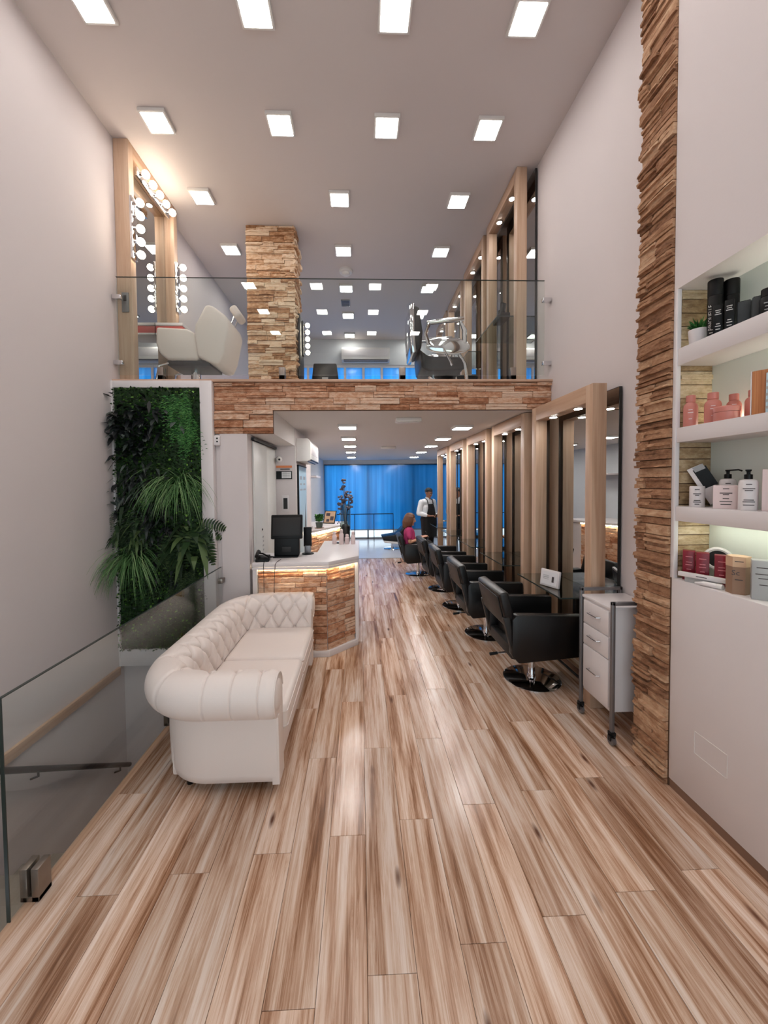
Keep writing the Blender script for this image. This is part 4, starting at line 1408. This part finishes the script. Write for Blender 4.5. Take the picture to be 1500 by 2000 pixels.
MB().obox((-.03, -.0256, .215), (.05, .003, .03), rt).build('silver_print', 'greyc', b, smooth=0)
z4 = 1.24
for i, (x, y, h) in enumerate(((1.86, 2.105, .165), (1.875, 2.035, .165), (1.905, 1.955, .165))):
    b = thing('red_carton', ['dark red carton standing next to the stone', 'dark red carton in the middle of the three', 'dark red carton next to the beige carton'][i], 'carton', (x, y, z4), RZ, 'dark red cartons')
    MB().box(-.028, .028, -.026, .026, 0, h).build('carton', 'redbox', b, bevel=.002)
    lines(b, .05, ((.13, .6), (.1, .5), (.085, .6), (.06, .4), (.02, .3)), -.0264, 'printp')
b = thing('product_tray', 'narrow white tray lying in front of the red cartons', 'tray', (1.835, 1.99, z4), radians(-66))
MB().box(-.11, .11, -.012, .012, .028, .052).build('tray', 'white', b, bevel=.002)
MB().box(-.08, .08, -.006, .012, 0, .028).build('riser', 'greyc', b, smooth=0)
lines(b, .12, ((.038, .4),), -.0123)
b = thing('cosmetic_tube', 'small white tube lying in front of the white tray', 'tube', (1.822, 1.93, z4 + .014), radians(-70))
MB().tube([(-.07, 0, -.004), (-.03, 0, 0), (.03, 0, 0)], [.004, .012, .013], 14).build('tube', 'white', b)
MB().cyl((.031, 0, 0), (.055, 0, 0), .014, 14).build('cap', 'offwhite', b)
b = thing('beige_carton', 'hexagonal beige carton with brown lower half', 'carton', (1.87, 1.83, z4), RZ)
MB().lathe([(.046, 0), (.046, .135)], 6).build('lower_half', 'brownc', b, smooth=0)
MB().lathe([(.047, .135), (.047, .185)], 6).build('upper_half', 'beige', b, smooth=0)
text('lettering', 'Sc', .035, (-.012, -.0412, .105), (pi / 2, 0, 0), 'print', b)
lines(b, .04, ((.16, .8), (.07, .7)), -.0412)
b = thing('grey_carton', 'silver grey carton beside the beige carton', 'carton', (1.88, 1.722, z4), RZ)
MB().box(-.04, .04, -.03, .03, 0, .185).build('carton', 'greyc', b, bevel=.002)
lines(b, .07, ((.15, .7), (.12, .8), (.1, .5), (.07, .4)), -.0304)
b = thing('round_mirror', 'white rimmed round hand mirror behind the red cartons', 'mirror', (1.975, 2.05, z4), RZ)
MB().tube([(.055 * cos(a), 0, .125 + .055 * sin(a)) for a in [q * 2 * pi / 24 for q in range(24)]], .011, 8, closed=True).build('rim', 'white', b)
MB().cyl((0, .004, .125), (0, -.004, .125), .05, 24).build('glass', 'bleather2', b)
MB().tube([(0, 0, .07), (0, 0, .0)], [.01, .014], 12).build('handle', 'black', b)

# ------------------------------------------------------------------ upper floor furniture
def P2(pts, ox, oz):
    return [(x - ox, z - oz) for x, z in pts]
wcx, wcz = -1.92, ZM
w = thing('reclining_chair', 'white leather reclining chair with raised headrest on the upper floor', 'chair', (wcx + .08, 4.55, ZM))
w.scale = (.9, .85, .9)
MB().prism(P2([(-2.35, 3.62), (-1.98, 3.6), (-1.89, 3.55), (-1.86, 3.40), (-1.85, 3.22), (-2.22, 3.22), (-2.32, 3.3), (-2.36, 3.42)], wcx, wcz), 1, -.24, .3).build('seat', 'wleather', w, bevel=.035, seg=3)
MB().prism(P2([(-1.74, 3.88), (-1.66, 3.87), (-1.49, 3.74), (-1.46, 3.64), (-1.53, 3.3), (-1.59, 3.17), (-1.66, 3.16), (-1.85, 3.25), (-1.885, 3.5), (-1.87, 3.63)], wcx, wcz), 1, -.27, .33).build('backrest', 'wleather', w, bevel=.06, seg=4, smooth=60)
hd = MB().obox((-1.435 - wcx, .03, 3.87 - wcz), (.10, .28, .155), Matrix.Rotation(radians(-32), 3, 'Y')).build('headrest', 'wleather', w, bevel=.035, seg=3)
for y in (-.04, .1):
    MB().cyl((-1.55 - wcx, y, 3.6 - wcz), (-1.46 - wcx, y, 3.83 - wcz), .007, 8).build('headrest_rod', 'chrome', hd)
MB().box(-.32, .2, -.2, .25, .28, .345).build('mechanism', 'dark', w, bevel=.01)
MB().cyl((-.06, .02, .0), (-.06, .02, .28), .06, 20).build('column', 'chrome', w)
MB().lathe([(.3, 0), (.29, .015), (.07, .03)], 30, (-.06, .02, 0)).build('base', 'chrome', w)
MB().tube([(-.3, -.2, .31), (-.42, -.2, .28), (-.47, -.2, .06), (-.47, .24, .06), (-.42, .24, .28), (-.3, .24, .31)], .013, 10).build('footrest', 'chrome', w)

bx, bz = .92, ZM
b = thing('barber_chair', 'chrome and black barber chair with padded back on the upper floor', 'chair', (bx, 4.72, ZM))
MB().prism(P2([(.64, 3.86), (.70, 3.84), (.74, 3.56), (.72, 3.36), (.66, 3.34), (.63, 3.6)], bx, bz), 1, -.24, .24).build('backrest', 'bleather', b, bevel=.025, seg=3)
MB().prism(P2([(.59, 3.87), (.64, 3.88), (.64, 3.55), (.66, 3.32), (.61, 3.31), (.585, 3.6)], bx, bz), 1, -.25, .25).build('back_shell', 'chrome', b, bevel=.012)
MB().prism(P2([(.70, 3.36), (.72, 3.15), (.80, 3.1), (1.22, 3.12), (1.24, 3.2), (1.22, 3.27), (.8, 3.28)], bx, bz), 1, -.25, .25).build('seat', 'bleather', b, bevel=.03, seg=3)
for s in (-1, 1):
    y = s * .29
    MB().sph((1.02 - bx, y, 3.37 - bz), (.26, .035, .1), 20, 10).build('side_casting', 'chrome', b)
    MB().tube([(.78 - bx, y, 3.63 - bz), (1.0 - bx, y, 3.66 - bz), (1.2 - bx, y, 3.68 - bz)], [.022, .028, .026], 12).build('armrest', 'chrome', b)
    MB().tube([(.8 - bx, y, 3.62 - bz), (.76 - bx, y, 3.5 - bz), (.8 - bx, y, 3.38 - bz)], .022, 10).build('arm_bracket', 'chrome', b)
    MB().tube([(1.16 - bx, y, 3.66 - bz), (1.21 - bx, y, 3.55 - bz), (1.21 - bx, y, 3.40 - bz)], [.016, .03, .026], 10).build('arm_bracket', 'chrome', b)
    MB().tube([(1.16 - bx, y * .8, 3.3 - bz), (1.23 - bx, y * .8, 3.18 - bz), (1.26 - bx, y * .8, 2.92 - bz)], [.02, .024, .02], 10).build('footrest_leg', 'chrome', b)
MB().box(1.2 - bx, 1.42 - bx, -.22, .22, .025, .045).build('footplate', 'chrome', b, bevel=.006)
MB().tube([(.95 - bx, -.31, 3.36 - bz), (1.06 - bx, -.33, 3.14 - bz)], [.01, .017], 10).build('recline_lever', 'chrome', b)
MB().cyl((-.02, 0, .02), (-.02, 0, .24), .07, 22).build('column', 'chrome', b)
MB().lathe([(.3, 0), (.29, .02), (.08, .04)], 34, (-.02, 0, 0)).build('base', 'chrome', b)

b = thing('styling_chair', 'black chair seen from behind beside the stone column', 'chair', (-.57, 6.5, ZM))
MB().prism([(-.19, .92), (.19, .92), (.235, .55), (-.235, .55)], 1, -.06, .04).build('backrest', 'bleather', b, bevel=.02)
MB().prism([(-.24, .52), (.24, .52), (.27, .12), (-.27, .12)], 1, -.1, .45).build('seat', 'bleather', b, bevel=.03)
MB().box(-.05, .05, -.064, -.059, .64, .69).build('maker_tag', 'greyc', b, smooth=0)
MB().lathe([(.22, 0), (.21, .02), (.04, .12)], 24, (0, .15, 0)).build('base', 'chrome', b)
b = thing('bulb_mirror', 'dark framed make-up mirror with round bulbs on the stone column', 'mirror', (-.855, 5.62, ZM))
MB().box(0, .03, -.12, .2, .25, 1.32).build('board', 'edge', b, bevel=.004)
bulb_strip(b, (.03, .05, .83), (.03, .05, 1.22), 5, (1, 0, 0), 'edge', .034)
b = tag(MB().box(1.1, 1.58, 5.1, 6.6, ZM, ZM + .36).build('black_bench', 'bleather', bevel=.03), 'low black upholstered bench behind the barber chair', 'bench')
b = thing('tool_holder', 'black dryer holder with tools on the upper glass shelf', 'tool holder', (1.72, 4.72, ZM + .862))
MB().box(-.06, .06, -.2, .06, 0, .06).build('tray', 'black', b, bevel=.01)
for k, h in enumerate((.18, .22, .16)):
    MB().tube([(.0, -.14 + k * .07, .06), (.01, -.14 + k * .07, h)], [.02, .024], 10).build('tool', 'black', b)
for i, (x, y, r, h, m) in enumerate(((-1.5, 4.6, .04, .14, 'offwhite'), (-1.62, 4.75, .035, .2, 'greyc'))):
    t = bottle('glass_jar', ['small white jar on the upper floor near the stone column', 'slim grey bottle on the upper floor near the stone column'][i], (x, y, ZM), [(r, 0), (r, h * .7), (r * .5, h * .8)], m, 'jar')
    MB().lathe([(r * .5, h * .8), (r * .5, h)], 12).build('cap', 'black', t)

# ------------------------------------------------------------------ people
def hand(mb, wrist, d, up, s=1.0, curl=.6):
    "palm and five bent fingers"
    d, up = Vector(d).normalized(), Vector(up).normalized()
    side = d.cross(up).normalized()
    w_ = Vector(wrist)
    for k in (-1, 0, 1):
        mb.cap(w_ + side * k * .012 * s, w_ + d * .075 * s + side * k * .024 * s, .016 * s, .014 * s, 8)
    for k, L in ((-1.5, .055), (-.5, .07), (.5, .075), (1.5, .065)):
        p = w_ + d * .08 * s + side * k * .02 * s
        q = p + (d * .8 - up * curl * .4).normalized() * L * .5 * s
        r = q + (d * .5 - up * curl).normalized() * L * .5 * s
        mb.cap(p, q, .0095 * s, .0088 * s, 8)
        mb.cap(q, r, .0088 * s, .0075 * s, 8)
    p = w_ + d * .025 * s + side * .03 * s
    q = p + (d * .7 + side * .7).normalized() * .035 * s
    mb.cap(p, q, .012 * s, .0105 * s, 8)
    mb.cap(q, q + (d - up * .3).normalized() * .03 * s, .0105 * s, .0085 * s, 8)

def head(mb, c, R, s=1.0):
    "c: head centre; R: rotation, face along local +x"
    c = Vector(c)
    L = lambda x, y, z: c + R @ Vector((x * s, y * s, z * s))
    mb.sph(L(-.012, 0, .03), (.098 * s, .077 * s, .095 * s), 18, 12, R)
    mb.sph(L(.018, 0, -.035), (.072 * s, .062 * s, .08 * s), 16, 10, R)
    mb.cap(L(.09, 0, .02), L(.108, 0, -.018), .010 * s, .015 * s, 8)
    mb.cap(L(.07, 0, -.1), L(.06, 0, -.09), .025 * s, .03 * s, 8)
    mb.cap(L(.08, -.018, -.058), L(.08, .018, -.058), .010 * s, .010 * s, 8)
    for sg in (-1, 1):
        mb.sph(L(-.005, sg * .078, 0), (.02 * s, .012 * s, .032 * s), 10, 6, R)
        mb.cap(L(.08, sg * .015, .035), L(.07, sg * .045, .035), .010 * s, .010 * s, 8)

def face_bits(par, c, R, s, brow):
    c = Vector(c)
    L = lambda x, y, z: c + R @ Vector((x * s, y * s, z * s))
    for sg in (-1, 1):
        MB().sph(L(.083, sg * .03, .012), (.008 * s, .013 * s, .008 * s), 10, 6, R).build('eye', 'shirt', par)
        MB().sph(L(.0885, sg * .03, .012), (.005 * s, .006 * s, .006 * s), 8, 6, R).build('pupil', 'black', par)
        MB().tube([L(.09, sg * .014, .035), L(.088, sg * .03, .04), L(.076, sg * .048, .034)], .004 * s, 6).build('eyebrow', brow, par)
    MB().tube([L(.088, -.02, -.058), L(.093, 0, -.056), L(.088, .02, -.058)], .005 * s, 6).build('lips', 'pink', par)

# standing man
mx, my = 1.62, 9.3
man = thing('person', 'person standing in white shirt and black apron, looking down at the hands', 'person', (mx, my, 0), radians(-58))
Rm = Matrix.Rotation(radians(8), 3, 'Z') @ Matrix.Rotation(radians(24), 3, 'Y')
hc = Vector((.05, 0, 1.555))
bd = MB()
head(bd, hc, Rm)
bd.cap((.0, 0, 1.38), (.03, 0, 1.5), .055, .052)
bd.cap((0, -.1, 1.3), (0, .1, 1.3), .07, .07).cap((0, 0, 1.25), (0, 0, .95), .1, .09)
for s in (-1, 1):
    bd.cap((0, s * .19, 1.34), (-.02, s * .25, 1.08), .045, .037)
    bd.cap((-.02, s * .25, 1.08), (.2, s * .12, 1.02), .036, .026)
    hand(bd, (.21, s * .11, 1.02), (.9, -s * .55, .08), (0, 0, 1), 1.0, .8)
    bd.cap((0, s * .09, .9), (.01, s * .1, .48), .075, .05).cap((.01, s * .1, .48), (-.01, s * .1, .09), .048, .034)
    bd.cap((-.03, s * .1, .04), (.14, s * .12, .035), .035, .03)
body = remeshed(bd, 'body', 'skind', man, .0085, 3)
face_bits(man, hc, Rm, 1.0, 'hairk')
hr_ = MB()
for a in range(0, 360, 30):
    hr_.cap(hc + Rm @ Vector((-.02 + .05 * cos(radians(a)), .05 * sin(radians(a)), .085)), hc + Rm @ Vector((-.03 + .078 * cos(radians(a)) * (.75 if abs(a - 180) > 100 else 1.0), .07 * sin(radians(a)), .075 if (a < 60 or a > 300) else .03)), .036, .022, 8)
hr_.sph(hc + Rm @ Vector((-.015, 0, .075)), (.092, .076, .062), 14, 8, Rm)
remeshed(hr_, 'hair', 'hairk', man, .009, 2)
sh = MB()
sh.cap((0, -.13, 1.33), (0, .13, 1.33), .092, .092).cap((0, -.06, 1.2), (0, .06, 1.2), .13, .13).cap((0, -.05, 1.2), (0, -.05, .93), .125, .115).cap((0, .05, 1.2), (0, .05, .93), .125, .115)
sh.cap((.0, 0, 1.37), (.015, 0, 1.43), .075, .066)
for s in (-1, 1):
    sh.cap((0, s * .19, 1.34), (-.02, s * .26, 1.08), .074, .062)
    sh.cap((-.02, s * .26, 1.08), (.13, s * .165, 1.035), .060, .048)
remeshed(sh, 'shirt', 'shirt', man, .011, 3)
tr_ = MB()
tr_.cap((0, -.06, .92), (0, .06, .92), .135, .135)
for s in (-1, 1):
    tr_.cap((0, s * .085, .88), (.01, s * .1, .48), .105, .075).cap((.01, s * .1, .48), (-.01, s * .1, .1), .074, .062)
remeshed(tr_, 'trousers', 'trouser', man, .012, 3)
ap = MB()
vs_, fs_ = [], []
NA = 11
prof_ = [(1.30, .085, .118), (1.2, .1, .148), (1.08, .13, .148), (1.0, .17, .148), (.94, .2, .15), (.7, .21, .155), (.5, .2, .15)]
for z, hw, r in prof_:
    for i in range(NA):
        y = -hw + 2 * hw * i / (NA - 1)
        vs_.append((sqrt(max(.0004, r * r - (y * .55) ** 2)) + .012, y, z))
for j in range(len(prof_) - 1):
    for i in range(NA - 1):
        a = j * NA + i
        fs_.append((a, a + NA, a + NA + 1, a + 1))
k0 = len(vs_)
vs_ += [(x - .012, y, z) for x, y, z in vs_]
fs_ += [tuple(i + k0 for i in f[::-1]) for f in fs_]
ap.add(vs_, fs_)
for s in (-1, 1):
    ap.tube([(.12, s * .08, 1.29), (.085, s * .085, 1.4), (.0, s * .07, 1.43), (-.07, 0, 1.42)], .011, 6)
    ap.tube([(.12, s * .19, .97), (0, s * .185, .98), (-.12, s * .06, .98)], .011, 6)
ap.build('apron', 'apron', man, smooth=60)
for s in (-1, 1):
    MB().cap((-.035, s * .1, .036), (.15, s * .12, .034), .042, .036).build('shoe', 'black', man)
tool = thing('hair_clipper', 'small dark tool held in the standing person hands', 'tool', (mx + .15, my - .25, 1.0))
MB().cap((0, -.02, -.02), (.03, .03, .05), .016, .012).build('body', 'black', tool)
MB().cap((.03, .03, .05), (.036, .038, .062), .011, .009).build('blade', 'chrome', tool)

# seated woman
wx, wy = 1.08, 7.55
wo = thing('person', 'seated person in magenta top holding a phone in a black chair', 'person', (wx, wy, 0), radians(-6))
Rw = Matrix.Rotation(radians(12), 3, 'Y')
hc = Vector((-.1, 0, 1.085))
S_ = .93
bd = MB()
head(bd, hc, Rw, S_)
bd.cap((-.13, 0, .93), (-.12, 0, 1.02), .045, .043)
bd.cap((-.14, -.08, .87), (-.14, .08, .87), .06, .06).cap((-.14, 0, .84), (-.12, 0, .58), .085, .095)
for s in (-1, 1):
    bd.cap((-.14, s * .15, .88), (-.12, s * .2, .66), .042, .034)
    bd.cap((-.12, s * .2, .66), (.12, s * .08, .735), .033, .023)
    hand(bd, (.13, s * .075, .74), (.85, -s * .4, .25), (-.3, 0, 1), .92, .7)
    bd.cap((-.1, s * .08, .56), (.3, s * .09, .56), .075, .055).cap((.3, s * .09, .56), (.34, s * .09, .16), .05, .034)
    bd.cap((.34, s * .09, .1), (.48, s * .1, .085), .033, .028)
remeshed(bd, 'body', 'skin', wo, .0085, 3)
face_bits(wo, hc, Rw, S_, 'hairb')
hb = MB()
hb.sph(hc + Rw @ Vector((-.025, 0, .055)), (.1, .085, .078), 16, 10, Rw)
for a in range(60, 301, 20):
    ca, sa = cos(radians(a)), sin(radians(a))
    top = hc + Rw @ Vector((-.02 + .085 * ca, .078 * sa, .05))
    mid = hc + Vector((-.035 + .105 * ca, .09 * sa, -.04))
    end = hc + Vector((-.045 + .1 * ca, .085 * sa, -.15 if 100 < a < 260 else -.12))
    hb.cap(top, mid, .028, .028, 8).cap(mid, end, .028, .018, 8)
remeshed(hb, 'hair', 'hairb', wo, .009, 2)
tp = MB()
tp.cap((-.14, -.1, .87), (-.14, .1, .87), .076, .076).cap((-.13, -.03, .82), (-.12, -.03, .56), .115, .125).cap((-.13, .03, .82), (-.12, .03, .56), .115, .125)
tp.cap((-.135, 0, .9), (-.13, 0, .94), .07, .06)
for s in (-1, 1):
    tp.cap((-.14, s * .15, .885), (-.13, s * .185, .76), .062, .058)
remeshed(tp, 'top', 'magenta', wo, .011, 3)
lg = MB()
lg.cap((-.11, -.06, .57), (-.11, .06, .57), .1, .1)
for s in (-1, 1):
    lg.cap((-.1, s * .085, .57), (.3, s * .095, .565), .095, .072).cap((.3, s * .095, .565), (.34, s * .09, .2), .07, .052)
remeshed(lg, 'trousers', 'apron', wo, .012, 3)
for s in (-1, 1):
    MB().cap((.32, s * .09, .1), (.5, s * .1, .085), .04, .034).build('shoe', 'black', wo)
ph = thing('mobile_phone', 'dark mobile phone held by the seated person in magenta', 'phone', (wx + .235, wy - .03, .77))
MB().obox((0, 0, .02), (.012, .075, .15), Matrix.Rotation(radians(-35), 3, 'Y')).build('case', 'black', ph, bevel=.004)
MB().obox((-.006, 0, .0225), (.002, .066, .135), Matrix.Rotation(radians(-35), 3, 'Y')).build('screen', 'bleather2', ph, smooth=0)

tw = thing('tool_stand', 'slim tool stand with two small trays beside the standing person', 'tool stand', (1.99, 9.38, 0))
MB().lathe([(.12, 0), (.11, .015)], 20).build('base', 'dark', tw)
MB().cyl((0, 0, .015), (0, 0, .92), .008, 8).build('pole', 'chrome', tw)
for z in (.72, .86):
    MB().lathe([(.1, z), (.11, z + .006), (.11, z + .02), (.1, z + .02), (.098, z + .008)], 20).build('tray', 'offwhite', tw)

# back-room railing behind the blind side of the room
rl = thing('room_railing', 'thin dark rail stand in front of the blue blind', 'railing', (.0, 11.9, 0))
MB().tube([(-.75, 0, 0), (-.75, 0, .86), (1.0, 0, .86), (1.0, 0, 0)], .014, 10).build('rail', 'dark', rl)
for x in (-.2, .4):
    MB().cyl((x, 0, 0), (x, 0, .86), .01, 8).build('upright', 'dark', rl)
